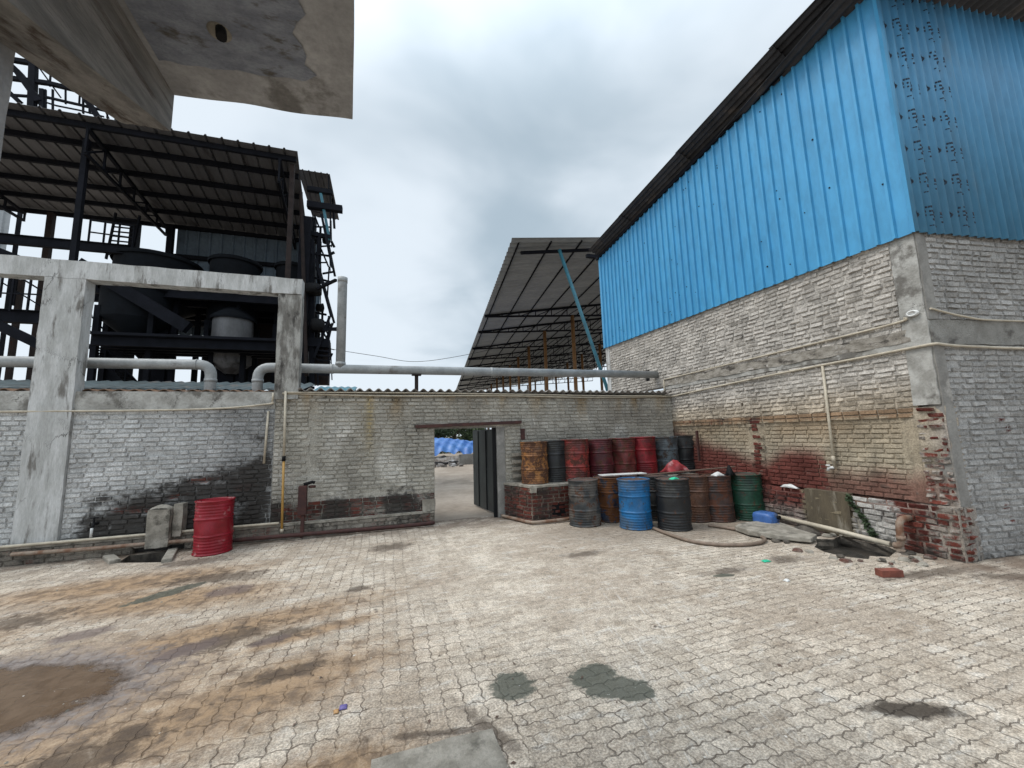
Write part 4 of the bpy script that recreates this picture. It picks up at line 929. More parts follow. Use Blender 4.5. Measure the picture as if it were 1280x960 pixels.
# planks and rags over the drums
def rag(name, x, y, z, sx, sy, hh, m, label, cat, seed=1, n=16):
    mb = MB(); mb.grid(n, n, lambda u, v: (x+(u-.5)*sx*(1+.3*nz(u*2, v*2, seed)), y+(v-.5)*sy*(1+.3*nz(v*2, u*2, seed+3)), z+hh*max(0, math.sin(math.pi*u)*math.sin(math.pi*v))**.7*(1+.6*nz(u*3, v*3, seed))+.15*hh*abs(nz(u*7, v*7, seed))))
    return tag(mb.build(name, m, solid=.004), label, cat)
tag(MB().beam((3.5, 7.30, .80), (6.0, 7.00, .84), .10, .02).build('plank', M['wood'], bevel=.003), 'long thin weathered plank lying over the back drums, the left one', 'plank')
tag(MB().beam((4.9, 6.70, .875), (6.72, 6.35, .96), .07, .02).build('plank', M['wood'], bevel=.003), 'long thin stick slanting up over the brown and green drums', 'plank')
tag(MB().beam((4.05, 7.05, .885), (5.0, 6.95, .885), .22, .015).build('board', M['whitefit'], bevel=.003), 'pale board lying across the drums behind the bright blue one', 'board')
rag('sack', 5.68, 6.85, .87, .50, .36, .22, M['redcloth'], 'crumpled red sack heaped on the drums by the black one', 'sack', 4)
p = at(842, 603, 6.02); rag('rag', p.x-.02, 5.98, .86, .17, .10, .035, M['greenplastic'], 'bright green rag on the lid of the foremost black drum', 'rag', 9, 8)
rag('rag', 6.05, 6.12, .845, .22, .16, .06, M['whiteplastic'], 'pale crumpled rag on the lid of the dark brown drum', 'rag', 12, 8)
rag('rag', 6.30, 6.08, .84, .16, .16, .15, M['black'], 'dark pointed rag on the lid of the green drum', 'rag', 14, 8)
rag('plastic_bag', 6.81, 5.30, .665, .10, .30, .06, M['whiteplastic'], 'white plastic bag on the ledge of the right wall', 'bag', 17, 8)
# jerrycan
T = thing('jerrycan', 'dusty blue plastic can lying beside the green drum', 'can', (6.35, 5.45, 0), rz=.15)
mb = MB()
def can(u, v):
    a = 2*math.pi*u; e = 5.0; c, s = math.cos(a), math.sin(a)
    rr = (abs(c)**e+abs(s)**e)**(-1/e); t_ = 2*v-1; k = (1-abs(t_)**5)**.4*.999+.001
    return (.14*rr*c*k, t_*.19, .135+.13*rr*s*k)
mb.grid(40, 20, can); mb.build('body', M['blueplastic'], T, local=True)
MB().tube([(.03, -.19, .20), (.03, -.23, .20)], .032, 12).build('cap', M['black'], T, local=True)
MB().tube(bez([(0, -.20, .10), (0, -.235, .08), (0, -.235, .00), (0, -.19, .01)]), .014, 8).build('handle', M['blueplastic'], T, local=True)
# flat slab
mb = MB().prism([(5.62, 5.42), (5.55, 5.10), (5.72, 4.72), (5.98, 4.42), (6.22, 4.50), (6.32, 4.86), (6.52, 5.30), (6.28, 5.52), (5.90, 5.55)], .02, .10, .012)
T = tag(mb.build('stone_slab', M['stone'], bevel=.012), 'broken concrete slab lying flat on the paving by the blue can', 'slab')
T = thing('rubble', 'broken bricks and stones strewn round the muddy drain hole', 'rubble', (6.3, 4.6, 0))
rr_ = random.Random(77)
for i in range(46):
    a = rr_.uniform(0, 6.28); k = rr_.uniform(.92, 1.3); x = 6.25+.62*k*math.cos(a); y = 4.15+.66*k*math.sin(a); s_ = rr_.uniform(.02, .075)
    if x > 6.78: continue
    mb = MB(); mb.lathe([(.001, -s_*.4), (s_*.8, -s_*.3), (s_, 0), (s_*.7, s_*.45), (.001, s_*.55)], (x, y, rr_.uniform(-.01, .03)), 7, fn=lambda r_q, z_q, a_q: (r_q*(1+.5*nz(math.cos(a_q)+i, math.sin(a_q), z_q*9)), z_q))
    for j in range(len(mb.sm)): mb.sm[j] = False
    mb.build('stone', (M['pitwall'], M['stone'], M['footing'])[i % 3], T)
rag('rubble', 6.55, 4.95, .0, .5, .5, .09, M['pitwall'], 'heap of broken stone and earth between slab and right wall', 'rubble', 21, 22)
mb = slabbox(0, .235, 0, .10, 0, .072, .003, 9, .03)
T = mb.build('loose_brick', M['redbrick']); T.location = (5.40, 3.22, .004); T.rotation_euler.z = -.35; tag(T, 'single red brick lying on the paving', 'brick')
rag('wrapper', 4.74, 4.13, .004, .10, .07, .018, M['greenplastic'], 'bright green scrap of plastic on the paving near the hose', 'litter', 3, 8)
rag('wrapper', -.25, 3.04, .004, .045, .05, .010, M['purpleplastic'], 'tiny purple wrapper on the paving near the camera', 'litter', 5, 8)
rag('wrapper', -.29, 3.01, .004, .03, .04, .008, M['orangeplastic'], 'tiny orange wrapper beside the purple one on the paving', 'litter', 6, 8)
rag('wrapper', 4.35, 3.55, .004, .06, .05, .02, M['whiteplastic'], 'small white scrap on the paving below the green scrap', 'litter', 8, 8)
pipe('hose', [bez([(4.50, 6.10, .03), (4.46, 5.60, .03), (4.50, 5.15, .03), (4.75, 4.85, .03), (5.10, 4.72, .03), (5.42, 4.74, .03), (5.62, 4.90, .03), (5.72, 5.22, .03), (5.62, 5.60, .03), (5.50, 5.88, .03)], 10)], .026, M['hose'], 'brown hose looping out on the paving from under the drums', 'hose', n=10)
tag(slabbox(-.06, .62, 1.75, 2.50, .004, .022, .010, 4, .06).build('concrete_patch', M['stone']), 'smooth pale concrete patch let into the paving at the bottom of the picture', 'slab')
mb = MB(); rr_ = random.Random(5)
for i in range(1500):
    k = rr_.random()
    if k < .35: x, y = rr_.uniform(-6, 7), rr_.uniform(1.5, 8.0)
    elif k < .6: x, y = rr_.gauss(5.9, .6), rr_.gauss(4.0, .8)
    elif k < .8: x, y = rr_.uniform(-6, .9), 8.05-abs(rr_.gauss(0, .22))
    else: x, y = rr_.gauss(4.6, 1.3), rr_.gauss(6.1, .7)
    if x > 6.78 or y > 8.1: continue
    if min(p[0] for p in RPIT)-.05 < x and min(p[1] for p in RPIT)-.05 < y < 4.7: continue
    if -3.95 < x < -3.05 and y > 7.4: continue
    s_ = rr_.choice((.004, .006, .009, .013))*rr_.uniform(.7, 1.3); a = rr_.uniform(0, 3.1)
    c_, d_ = math.cos(a)*s_, math.sin(a)*s_; e_ = rr_.uniform(.5, 1)
    p4 = [(x+c_, y+d_, .001), (x-d_*e_, y+c_*e_, .001), (x-c_, y-d_, .001), (x+d_*e_, y-c_*e_, .001)]; tp_ = (x, y, .001+s_*.7)
    for j in range(4): mb.face([p4[j], p4[(j+1) % 4], tp_])
tag(mb.build('grit', M['stone']), kind='stuff')
# dry twigs and leaf scraps
mb = MB()
for i in range(220):
    x, y = rr_.uniform(-5.5, 6.5), rr_.uniform(1.6, 8.0); a = rr_.uniform(0, 6.28); l_ = rr_.uniform(.01, .05)
    if (5.7 < x and 3.5 < y < 4.7) or (-3.95 < x < -3.05 and y > 7.4): continue
    q = Vector((math.cos(a), math.sin(a), 0)); n_ = Vector((-q.y, q.x, 0)); p = Vector((x, y, .004))
    mb.face([p-q*l_/2, p+n_*l_*.2+Vector((0, 0, .006)), p+q*l_/2, p-n_*l_*.2])
tag(mb.build('leaf_scraps', M['wood']), kind='stuff')
# creeping plant on the stained patch
def leaves(mb, c, rad, n, size, rnd, flat=1.0):
    for i in range(n):
        while True:
            p = Vector((rnd.uniform(-1, 1), rnd.uniform(-1, 1), rnd.uniform(-1, 1)))
            if p.length < 1: break
        p = Vector(c)+Vector((p.x*rad[0], p.y*rad[1], p.z*rad[2]))
        a = Vector((rnd.uniform(-1, 1), rnd.uniform(-1, 1), rnd.uniform(-1, 1))).normalized(); b_ = a.orthogonal().normalized(); s = size*rnd.uniform(.6, 1.4)
        mb.face([p-a*s*.5, p+b_*s*.28, p+a*s*.5, p-b_*s*.28])
rp = random.Random(3)
T = thing('wall_plant', 'dark green creeping plant growing low on the right wall', 'plant', (6.8, 4.3, 0))
mb = MB()
for k in range(9): leaves(mb, (6.79, 4.36-k*.035, .62-k*.062), (.04, .05, .05), 22, .06, rp)
mb.build('foliage', M['leafdark'], T)
mb = MB(); mb.tube(bez([(6.82, 4.36, .64), (6.80, 4.25, .40), (6.80, 4.12, .05)]), .007, 6); mb.build('stem', M['leafdark'], T)
# ------------------------------------------------------------------ canopy over the camera
CZ = 4.2
T = thing('concrete_canopy', 'raw concrete slab and tapered beam overhead at top left', 'canopy', (-1.5, 2, CZ))
def xs(Y, x0=-.28, y0=3.0): return x0+(Y-y0)*-.09
mb = MB()
def cslab(u, v, z):
    Y = -2.5+5.5*v; edge = 3.10-(.12*u)+.02*nz(u*3); Y = -2.5+(edge+2.5)*v
    xr_ = -.275+(3.0-Y)*.085+.012*nz(Y*1.3, 2); xl = -1.74+(3.0-Y)*.03
    return (xl+(xr_-xl)*u, Y, z+.012*nz(u*4, Y*1.5))
mb.grid(24, 40, lambda u, v: cslab(1-u, v, CZ)); mb.grid(24, 40, lambda u, v: cslab(u, v, CZ+.13))
mb.grid(24, 1, lambda u, v: cslab(u, 1, CZ+.13*v)); mb.grid(40, 1, lambda u, v: cslab(1, 1-u, CZ+.13*v)); mb.grid(40, 1, lambda u, v: cslab(0, u, CZ+.13*v))
mb.build('slab', M['canopy'], T)
mb = MB()
def inner(u, v):
    Y = -1.2+4.0*v-(.1*u); rg = .045*fbm(u*7, v*9, 3)
    xl, xr_ = -1.42+(3.0-Y)*.02, -.50+(3-Y)*.07
    if v > .8: xr_ -= .12*ss(.8, .9, v)*ss(.3, -.2, nz(v*30)); 
    return (xl+(xr_-xl)*u+(rg if u > .5 else 0)*1.5, Y+rg*(1 if v > .5 else 0), CZ-.006)
mb.grid(30, 60, lambda u, v: inner(1-u, v)); mb.build('peeling_paint', M['canopy_paint'], T)
# tapered cantilever beam
mb = MB()
def bz(Y): return CZ-.28-.34*max(0, 3.08-Y) if Y > 1.2 else CZ-.28-.34*1.88
def bs(k, t, Y):
    xa, xb = -1.455-(3.08-Y)*-.01, -1.74
    o = .012*nz(Y*3, k*3.3)
    if k == 0: return (xa+o-.02*t*0, Y, CZ-.004+(bz(Y)-CZ)*t)
    if k == 1: return (xa+(xb-xa)*t, Y, bz(Y)+.012*nz(t*5, Y*2))
    return (xb, Y, bz(Y)+(CZ-.004-bz(Y))*t)
for k in range(3): mb.grid(8, 50, lambda u, v, k=k: bs(k, u, 3.08-5.5*v))
mb.face([(-1.455, 3.08, CZ-.004), (-1.455, 3.08, bz(3.08)), (-1.74, 3.08, bz(3.08)), (-1.74, 3.08, CZ-.004)])
mb.build('tapered_beam', M['canopy_beam'], T)
slabbox(-2.25, -1.742, 1.95, 2.333, 0, CZ+.12, .008, 4, .1).build('pillar', M['canopy'], T)
cap = MB().lathe([(.0, -.012), (.045, -.014), (.062, -.004), (.062, 0.0)], (-.98, 2.48, CZ-.006), 20); cap.build('lamp_rose', M['stone'], T)
MB().tube([(-.965, 2.455, CZ), (-.955, 2.44, CZ-.05), (-.95, 2.435, CZ-.085)], .028, 10).build('lamp_holder', M['black'], T)
# ------------------------------------------------------------------ open shed at the back right
T = thing('open_shed', 'big open-sided shed roof on steel trusses behind the gateway wall', 'shed', (9, 30, 0))
def rz2(X, Y): return 9.5+.16*(X-(4.7+.125*(Y-14)))
def sl_x(Y): return 4.7+.125*(Y-14)
mb = MB(); nrow = 150
mb.grid(2, nrow*4, lambda u, v: ((lambda Y: (sl_x(Y)+27*u, Y+.6*u*(1-v)*2, rz2(sl_x(Y)+27*u, Y)+.05*math.sin(v*nrow*2*math.pi)))(14+60*v)), True)
mb.build('roof_sheet', M['sheetshed'], T, solid=.01)
tys = [14.9, 24.0, 28.0, 33.6, 38.5, 43.5, 48.5, 54, 60, 65.5]
for i, Y in enumerate(tys):
    tr = MB(); x0 = sl_x(Y)+.05; x1 = x0+26; bt = lambda X: 9.35+.075*(X-x0)
    if i == 0:
        tr.beam((x0+.5, Y, rz2(x0+.5, Y)-.22), (x1, Y, rz2(x1, Y)-.22), .10, .12)
    else:
        tr.beam((x0, Y, rz2(x0, Y)-.09), (x1, Y, rz2(x1, Y)-.09), .12, .12); tr.beam((x0, Y, bt(x0)), (x1, Y, bt(x1)), .11, .11)
        nn = 22
        for k in range(1, nn+1):
            X = x0+(x1-x0)*k/nn; Xp = x0+(x1-x0)*(k-1)/nn
            tr.beam((X, Y, bt(X)), (X, Y, rz2(X, Y)-.1), .05); tr.beam((Xp, Y, bt(Xp)), (X, Y, rz2(X, Y)-.1), .045)
    tr.build('truss', M['steel'], T)
for k in range(18):
    o = .35+k*1.45; MB().beam((sl_x(14.2)+o, 14.3, rz2(sl_x(14)+o, 14)-.07), (sl_x(65.8)+o, 65.8, rz2(sl_x(65.8)+o, 65.8)-.07), .05, .07).build('purlin', M['steel'], T)
for Y in tys[1:]:
    X = sl_x(Y)+6.35 if Y < 25 else sl_x(Y)+5.4
    MB().tube([(X, Y, -.2), (X, Y, 9.35+.075*(X-sl_x(Y)))], .13, 10).build('post', M['ochre'], T)
    X += 7.5; MB().tube([(X, Y, -.2), (X, Y, 9.35+.075*(X-sl_x(Y)))], .13, 10).build('post', M['ochre'], T)
MB().tube([at(699, 312, 14.6), at(757, 480, 14.9), at(790, 590, 15.1)], .075, 10).build('brace', M['bracepaint'], T)
for X in (10.2, 13.0):
    for Y in (19, 22.5, 30): MB().box(X, X+.9, Y, Y+.7, -.1, 2.6).build('stacked_goods', M['debris'], T)
# ------------------------------------------------------------------ steel plant at the back left
T = thing('process_plant', 'tall dark open steel plant with sheet roof behind the left wall', 'plant building', (-7, 15, 0))
RZ = 10.91
def pskew(Y): return -.115*(Y-13)
mb = MB(); b = len(mb.v); L = 14.; n = int(L/.42)
prof = []
for i in range(n):
    for a, h in ((0, 0), (.80, 0), (.86, .05), (.94, .05)): prof.append((-2.80-(i+a)*.42, h))
mb.v += [(x, 12.95, RZ+h) for x, h in prof]+[(x+pskew(19.2)-.05, 19.2, RZ+h+.03) for x, h in prof]
for i in range(len(prof)-1): mb.f.append((b+i, b+i+1, b+len(prof)+i+1, b+len(prof)+i)); mb.sm.append(False)
mb.build('roof_sheet', M['sheetdark'], T, solid=.01)
for k, Y in enumerate((13.25, 14.15, 15.4, 16.6, 17.8, 19.0)):
    MB().beam((-2.86+pskew(Y), Y, RZ-.10), (-16, Y, RZ-.10), .09, .16).build('purlin', M['steel'], T)
def truss(xa, xb, ya, yb, zt, hd, n=6):
    tr = MB(); A = Vector((xa, ya, zt)); B = Vector((xb, yb, zt)); dn = Vector((0, 0, -hd))
    tr.beam(A, B, .09); tr.beam(A+dn, B+dn*.4, .08)
    for i in range(n+1):
        p = A.lerp(B, i/n); q = (A+dn).lerp(B+dn*.4, i/n); tr.beam(p, q, .05)
        if i < n: tr.beam(q, A.lerp(B, (i+1)/n), .045)
    return tr
for X in (-3.35, -8.15, -12.6): truss(X, X+pskew(19), 13.2, 19.0, RZ-.22, .75).build('truss', M['steel'], T)
def post(px0, py0, Y, w_, z1, m, px1=None, base=0):
    p = at(px0, py0, Y); q = (p.x, Y, base); MB().beam(q, (p.x, Y, z1), w_).build('column', M[m], T)
    return p.x
for (px, py, Y, w_, z1, m) in ((104, 220, 13.6, .13, RZ-.3, 'steel'), (364, 250, 13.4, .13, RZ-.2, 'steelbrown'), (62, 290, 18.8, .18, RZ-.2, 'steelbrown'), (169, 290, 18.8, .26, RZ-.2, 'steel'), (213, 300, 18.8, .2, RZ-.2, 'steel'), (385, 300, 18.6, .40, RZ-.2, 'steel'), (378, 400, 14.5, .35, 9.5, 'steel'), (15, 440, 18.9, .14, 8, 'steelbrown')):
    post(px, py, Y, w_, z1, m)
# back partition sheets
p0 = at(222, 290, 19.1); p1 = at(392, 300, 19.1)
corr(MB(), (p0.x, 19.1, 6.2), (p1.x-p0.x+.35, 0, 0), (0, 0, RZ-6.2), (0, -1, 0), .42, .05, 'trap').build('blue_partition', M['sheetblue'], T, solid=.01)
MB().beam((p0.x-.3, 18.95, 9.5), (p1.x+.3, 18.95, 9.5), .12, .16).build('girt', M['steel'], T)
# decks
def deck(xa, xb, ya, yb, z, th=.35, name='deck'):
    mb = MB(); mb.box(xa, xb, ya, yb, z-.08, z)
    for y_ in np.linspace(ya+.15, yb-.15, 4): mb.ibeam((xa, y_, z-.08-th/2), (xb, y_, z-.08-th/2), .16, th)
    return mb.build(name, M['steel'], T)
pa = at(0, 298, 15.0)
MB().ibeam((-15, 15, pa.z), (at(165, 300, 15).x, 15, pa.z), .14, .30).build('floor_beam', M['steel'], T)
deck(at(110, 430, 13.8).x, at(345, 430, 13.8).x, 13.8, 15.4, at(220, 418, 13.8).z, .3)
deck(at(110, 430, 14.5).x-.8, at(380, 380, 14.5).x, 14.6, 17.5, 6.85, .40)
MB().ibeam((-15, 14.2, at(30, 396, 14.2).z), (at(112, 400, 14.2).x, 14.2, at(30, 396, 14.2).z), .2, .36).build('floor_beam', M['steel'], T)
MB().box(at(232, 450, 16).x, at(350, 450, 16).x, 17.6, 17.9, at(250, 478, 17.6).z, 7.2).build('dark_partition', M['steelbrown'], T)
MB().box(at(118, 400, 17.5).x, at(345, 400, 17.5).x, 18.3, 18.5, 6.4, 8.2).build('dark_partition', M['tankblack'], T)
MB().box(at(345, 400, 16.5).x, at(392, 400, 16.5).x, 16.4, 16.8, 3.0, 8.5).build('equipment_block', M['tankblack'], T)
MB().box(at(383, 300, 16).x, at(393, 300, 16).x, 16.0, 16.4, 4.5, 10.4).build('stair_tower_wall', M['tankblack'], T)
for (px, w_) in ((147, .55), (152, .2), (200, .5), (285, .5), (303, .3)): post(px, 455, 15.5, w_, 6, 'steel')
mb = MB(); mb.beam(at(-5, 405, 14.0), at(80, 445, 14.0), .15, .24); mb.build('inclined_beam', M['steel'], T)
mb = MB(); mb.beam(at(100, 330, 14.2), at(235, 410, 14.2), .25, .35); mb.build('inclined_chute', M['steel'], T)
mb = MB(); mb.beam(at(0, 315, 14.5), at(40, 330, 14.5), .2, .2); mb.build('inclined_chute', M['steel'], T)
# small stairs and railings
def ladder(pa, pb, w_, n, rail=True, name='stair', m='steel', vert=False):
    A, B = Vector(pa), Vector(pb); d_ = (B-A); sdv = Vector((0, 1, 0)) if not vert else Vector((1, 0, 0)); mb = MB()
    for s in (-w_/2, w_/2): mb.beam(A+sdv*s, B+sdv*s, .05, .08)
    for i in range(1, n): p = A+d_*(i/n); mb.beam(p-sdv*w_/2, p+sdv*w_/2, .05, .04)
    if rail:
        up = Vector((0, 0, .9))
        for s in (-w_/2,):
            mb.beam(A+sdv*s+up, B+sdv*s+up, .035); mb.beam(A+sdv*s+up*.5, B+sdv*s+up*.5, .03)
            for i in range(0, n+1, 3): p = A+d_*(i/n)+sdv*s; mb.beam(p, p+up, .03)
    return mb.build(name, M[m], T)
ladder(at(148, 325, 17), at(160, 268, 17), .7, 10, False, vert=True)
ladder(at(118, 430, 15.2), at(175, 492, 15.2), .9, 14)
ladder(at(165, 430, 15.8), at(215, 482, 15.8), .9, 14)
def railing(pa, pb, n, h=1.0):
    A, B = Vector(pa), Vector(pb); mb = MB(); up = Vector((0, 0, h)); mb.beam(A+up, B+up, .045); mb.beam(A+up*.5, B+up*.5, .035)
    for i in range(n+1): p = A.lerp(B, i/n); mb.beam(p, p+up, .04)
    return mb.build('railing', M['steel'], T)
railing(at(-10, 388, 14.1), at(55, 390, 14.1), 3); railing(at(0, 372, 16.4), at(50, 402, 16.4), 3); railing(at(110, 305, 15), at(165, 312, 15), 3, .8)
# storage vessels inside the plant
def tank(px, py, Y, r, z0, z1, m, label, cone=.6, dome=.36):
    p = at(px, py, Y); t = thing('process_vessel', label, 'tank', (p.x, Y, z0), 'vessels inside the steel plant')
    pr = [(.15, z0-cone), (r, z0), (r, z0+.02)]
    for i in range(1, 6): pr.append((r, z0+(z1-z0)*i/6))
    MB().lathe(pr+[(r, z1)], (p.x, Y, 0), 32).build('shell', M[m], t)
    MB().lathe([(r+.06, z1-.06), (r+.08, z1), (r+.06, z1+.06), (r*.6, z1+.06+dome*.7), (.2, z1+.06+dome), (.001, z1+.06+dome)], (p.x, Y, 0), 32).build('top_cover', M['tankblack'], t)
    for a in (0.5, 2.2, 3.9, 5.6): MB().beam((p.x+r*math.cos(a), Y+r*math.sin(a), 0), (p.x+r*math.cos(a), Y+r*math.sin(a), z0+.3), .14).build('leg', M['steel'], t)
    MB().tube([(p.x+r*.3, Y-r*.3, z1), (p.x+r*.3, Y-r*.3, z1+dome+.12)], .06, 8).build('nozzle', M['steel'], t)
    return t
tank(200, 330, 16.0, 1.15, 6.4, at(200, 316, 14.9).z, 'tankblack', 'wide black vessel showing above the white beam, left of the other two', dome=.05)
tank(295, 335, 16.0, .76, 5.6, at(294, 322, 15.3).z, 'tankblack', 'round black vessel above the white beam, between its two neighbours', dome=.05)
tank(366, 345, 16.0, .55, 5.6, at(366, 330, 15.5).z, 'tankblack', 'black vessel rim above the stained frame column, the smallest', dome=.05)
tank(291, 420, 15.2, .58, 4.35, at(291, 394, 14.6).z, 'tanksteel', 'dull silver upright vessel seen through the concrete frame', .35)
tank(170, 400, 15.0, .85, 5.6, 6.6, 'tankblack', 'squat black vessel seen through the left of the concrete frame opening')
# stair tower and clutter on the right flank of the plant
zt = at(395, 215, 14.5).z
corr(MB(), (at(372, 210, 14.5).x, 14.5, zt), (1.05, 0, 0), (0, 3, -.1), (0, 0, 1), .2, .03, 'trap').build('tower_roof', M['sheetdark'], T, solid=.01)
mb = MB()
for (x0_, y0_, x1_, y1_, w_) in ((384, 236, 416, 241, .16), (384, 256, 428, 262, .22), (388, 292, 414, 297, .14), (384, 316, 412, 320, .06), (384, 345, 412, 352, .06), (386, 400, 412, 404, .07), (384, 410, 425, 412, .10), (384, 440, 412, 440, .07), (380, 428, 412, 430, .3)):
    mb.beam(at(x0_, y0_, 14.6), at(x1_, y1_, 14.6), w_)
for (px, ya, yb, w_) in ((413, 240, 296, .05), (411, 218, 236, .04), (397, 290, 345, .05), (390, 300, 480, .16), (411, 395, 470, .06), (404, 405, 440, .05), (396, 395, 430, .05)):
    mb.beam(at(px, ya, 14.6), at(px, yb, 14.6), w_)
mb.build('stair_tower_frame', M['steel'], T)
mb = MB(); mb.beam(at(401, 242, 14.6), at(412, 300, 14.6), .09); mb.build('blue_handrail', M['bracepaint'], T)
mb = MB(); rq = random.Random(31)
for i in range(46):
    x0_ = rq.uniform(386, 416); y0_ = rq.uniform(235, 475)
    x1_, y1_ = rq.choice(((x0_+rq.uniform(8, 22), y0_+rq.uniform(-4, 8)), (x0_+rq.uniform(-3, 3), y0_+rq.uniform(20, 55)), (x0_+rq.uniform(-10, 12), y0_+rq.uniform(14, 40))))
    yy = rq.uniform(14.4, 16.5); mb.beam(at(x0_, y0_, yy), at(min(x1_, 418), min(y1_, 482), yy+rq.uniform(-.3, .3)), rq.choice((.03, .045, .07)))
mb.build('bracing', M['steel'], T)
for (px, py) in ((392, 300), (400, 385), (408, 300), (395, 418), (403, 432), (396, 470)): MB().lathe([(.001, -.12), (.13, -.12), (.15, 0), (.13, .12), (.001, .12)], at(px, py, 15.2), 12).build('valve', M['black'], T)
MB().tube(bez([at(376, 240, 14.2), at(379, 330, 14.2), at(383, 470, 14.2)]), .06, 8).build('pipe', M['steelbrown'], T)
MB().tube(bez([at(388, 470, 14.6), at(388, 440, 14.6)]), .08, 8).build('pipe', M['pipegrey'], T)
ladder(at(397, 330, 14.8), at(416, 400, 14.8), .8, 16, False, 'stair_flight')
ladder(at(404, 275, 14.8), at(417, 340, 14.8), .8, 14, False, 'stair_flight')
ladder(at(414, 400, 14.8), at(395, 450, 14.8), .8, 10, False, 'stair_flight')
MB().lathe([(.0, -.15), (.26, -.15), (.26, .15), (0, .15)], at(392, 362, 14.3), 16).build('blower', M['black'], T)
MB().beam(at(393, 363, 14.3), at(420, 350, 13.2), .08).build('strut', M['steel'], T)
MB().beam(at(405, 412, 14.3), at(424, 411, 13.2), .10).build('strut', M['steel'], T)
MB().lathe([(.0, -.2), (.2, -.2), (.24, 0), (.2, .2), (0, .2)], at(397, 407, 14.4), 14).build('pump', M['black'], T)
for k in range(7): MB().beam(at(398, 432+k*6, 14.5), at(411, 433+k*6, 14.5), .05).build('louvre', M['steel'], T)
MB().box(at(392, 450, 14.9).x, at(411, 450, 14.9).x, 14.9, 15.3, at(400, 480, 14.9).z, at(400, 425, 14.9).z).build('cabinet', M['steelbrown'], T)
# high lattice gantry behind the plant
T = thing('lattice_gantry', 'high dark lattice gantry rising behind the plant roof at top left', 'gantry', (-14, 20, 0))
def gl(pts, w_, name='beam', Y=20): 
    mb = MB(); w_ *= .42
    for i in range(len(pts)-1): mb.beam(at(*pts[i], Y), at(*pts[i+1], Y), w_)
    return mb.build(name, M['steel'], T)
gl([(0, 72), (22, 76), (70, 84), (120, 93), (150, 99)], .40); gl([(0, 96), (60, 104), (118, 118), (200, 133)], .36); gl([(0, 118), (60, 122), (160, 145), (180, 149)], .2)
gl([(44, 20), (40, 140)], .5, 'column'); gl([(-10, 60), (24, 92), (50, 128)], .55, 'diagonal'); gl([(85, 90), (125, 150)], .5, 'diagonal'); gl([(-10, 95), (25, 128)], .4, 'diagonal')
for (a, b) in (((18, 50), (38, 75)), ((42, 75), (76, 122)), ((50, 62), (85, 110)), ((40, 80), (39, 102)), ((64, 85), (62, 108)), ((58, 80), (60, 90)), ((82, 112), (82, 130)), ((100, 114), (99, 130)), ((128, 130), (142, 146)), ((135, 118), (134, 148)), ((150, 125), (144, 150)), ((122, 118), (136, 148)), ((160, 135), (158, 150)), ((185, 142), (205, 155)), ((200, 140), (198, 160))): gl([a, b], .12, 'brace')
gl([(45, 124), (70, 132), (100, 138), (130, 146)], .12, 'handrail')
for px in (53, 57, 66, 104, 112): gl([(px, 112), (px, 142)], .35 if px == 53 else .14, 'stanchion')
MB().beam(at(44, 130, 20), (at(44, 130, 20).x, 20, 0), .10).build('column', M['steel'], T)
# pale sheet-clad block far left
p = at(-40, 250, 24); q = at(25, 250, 24)
T = thing('sheet_clad_building', 'pale ribbed sheet building glimpsed at the left edge behind the plant', 'building', (q.x-2, 24, 0))
q = at(16, 250, 24)
corr(MB(), (p.x-3, 24, 0), (q.x-p.x+3, 0, 0), (0, 0, 13.6), (0, -1, 0), .55, .06, 'trap').build('cladding', M['sheetshed'], T, solid=.02)
MB().box(p.x-3, q.x-2.0, 24.1, 25, 0, 13.5).build('wall', M['sheetshed'], T)
# overhead wire
mb = MB().tube(bez([at(412, 436, 30), at(470, 445, 30), at(520, 452, 30), at(580, 444, 30), at(640, 430, 30)]), .018, 6)
tag(mb.build('overhead_wire', M['cable']), 'thin wire sagging across the sky above the grey pipe', 'wire')
# ------------------------------------------------------------------ beyond the gate
T = thing('tarpaulin_heap', 'heap of goods under a bright blue tarpaulin seen through the gateway', 'tarpaulin', (4.6, 25, 0))
def hp(u, v):
    x = 1.2+7.2*u; hgt = (1.32+.25*math.sin(u*5.5+1)-.25*ss(.5, 0, u))*math.sin(math.pi*(.05+.9*v))**.6
    fold = .10*math.sin(u*46+v*26+2*nz(u*4, v*3))+.06*math.sin(u*83-v*20+3)+.12*nz(u*9, v*6)
    return (x, 25+3.5*v, max(.0, .25+hgt+fold*(1-v)*.8)-(.0 if v > .06 else .18*nz(u*15)))
MB().grid(140, 24, hp).build('cover', M['tarp'], T)
mb = MB().grid(60, 10, lambda u, v: (1.0+7.6*u, 24.6+1.2*v, .45*math.sin(math.pi*min(1, v*.9+.05))**.5*(1+.5*nz(u*14, v*3))+.08*nz(u*40, v*10)))
mb.build('rubble_base', M['debris'], T)
T = thing('rubble_heap', 'low pile of pale rubble at the foot of the blue tarpaulin', 'rubble', (2.9, 22.6, 0))
mb = MB(); rr_ = random.Random(2)
for i in range(40):
    s = rr_.uniform(.04, .11); x = rr_.uniform(2.0, 4.2); y = rr_.uniform(22.6, 24.0); mb.box(x-s, x+s, y-s, y+s, 0, s*rr_.uniform(.6, 1.6), s*.3)
mb.build('stones', M['debris'], T)
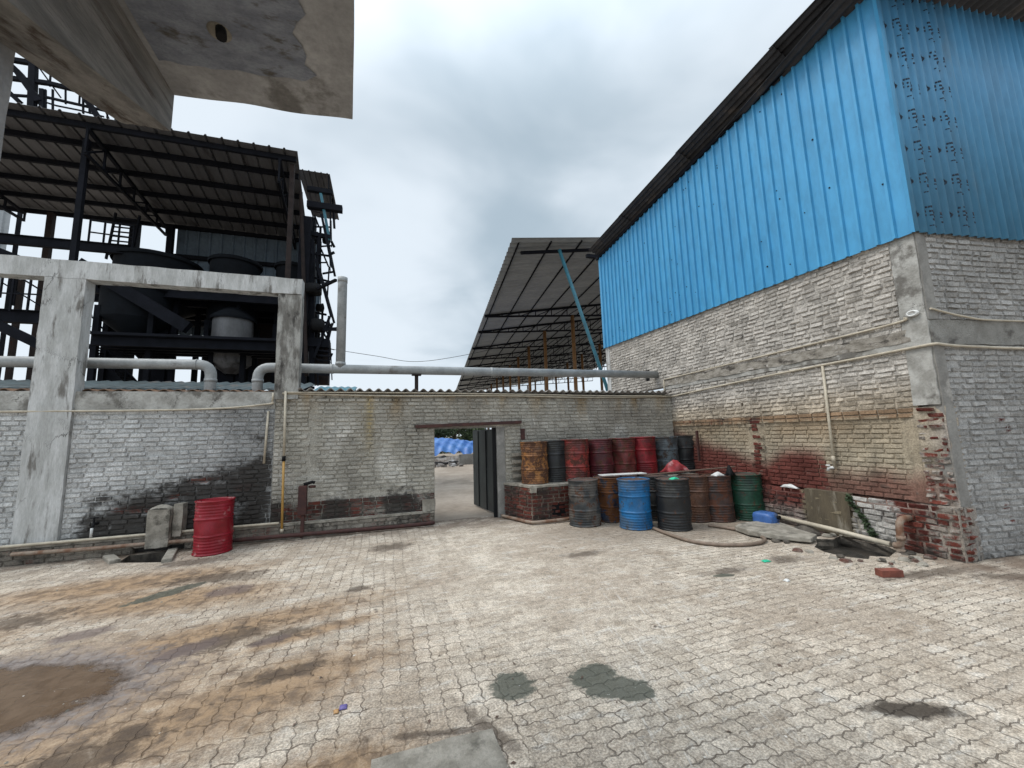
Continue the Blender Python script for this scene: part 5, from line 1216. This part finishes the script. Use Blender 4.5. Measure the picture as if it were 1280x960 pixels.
T = thing('low_wall', 'low grey wall beside the tarpaulin heap beyond the gate', 'wall', (6, 24, 0))
slabbox(4.2, 8.5, 23.9, 24.2, 0, .62, .04, 2, .15).build('wall', M['cementwall'], T)
def tree(x, y, h, r, m, label, seed, n=2600, ls=.32):
    t = thing('tree', label, 'tree', (x, y, 0), 'trees beyond the gateway'); rr = random.Random(seed); mb = MB(); tr = MB()
    tr.tube([(x, y, 0), (x+.1, y, h*.3), (x, y, h*.62)], [.16*h/5, .11*h/5, .05*h/5], 8)
    for k in range(16):
        a = rr.uniform(0, 6.28); q = rr.uniform(.25, 1)*r; z = h*rr.uniform(.22, .93); c = (x+q*math.cos(a), y+q*math.sin(a)*.8, z)
        tr.tube([(x, y, h*rr.uniform(.25, .5)), c], [.05, .015], 5)
        leaves(mb, c, (r*.42, r*.42, h*.13), n//16, ls, rr)
    mb.build('crown', m, t); tr.build('trunk', M['bark'], t)
tree(3.6, 33, 3.8, 2.2, M['leafdark'], 'dark bushy tree at the left side of the gateway opening', 1, ls=.26)
tree(7.2, 44, 3.9, 2.6, M['leaf'], 'lighter tree behind the tarpaulin, next to the gate leaf', 2)
tree(11.5, 52, 4.2, 3.0, M['leaf'], 'rounded far tree mostly hidden behind the open gate leaf', 3)
tree(1.5, 46, 4.5, 3.0, M['leafdark'], 'far dark tree hidden mostly behind the left gate pier', 4)
mb = MB(); rr_ = random.Random(12)
for i in range(70): leaves(mb, (1+i*.32, 41+rr_.uniform(-1, 1), rr_.uniform(.2, .9)), (.8, .8, .6), 50, .32, rr_)
tag(mb.build('hedge', M['leaf']), kind='stuff')
tree(-13.4, 22, 4.0, 1.6, M['leaf'], 'small green tree low at the far left under the plant', 5, 1200, .22)
# far tree line
mb = MB(); rr_ = random.Random(11)
for i in range(90):
    x = -160+i*4.2; leaves(mb, (x, 150+rr_.uniform(-6, 6), 2.4), (4.2, 3, 2.6+rr_.uniform(-.8, 1.2)), 90, 1.3, rr_)
tag(mb.build('tree_line', M['leaf']), kind='stuff')
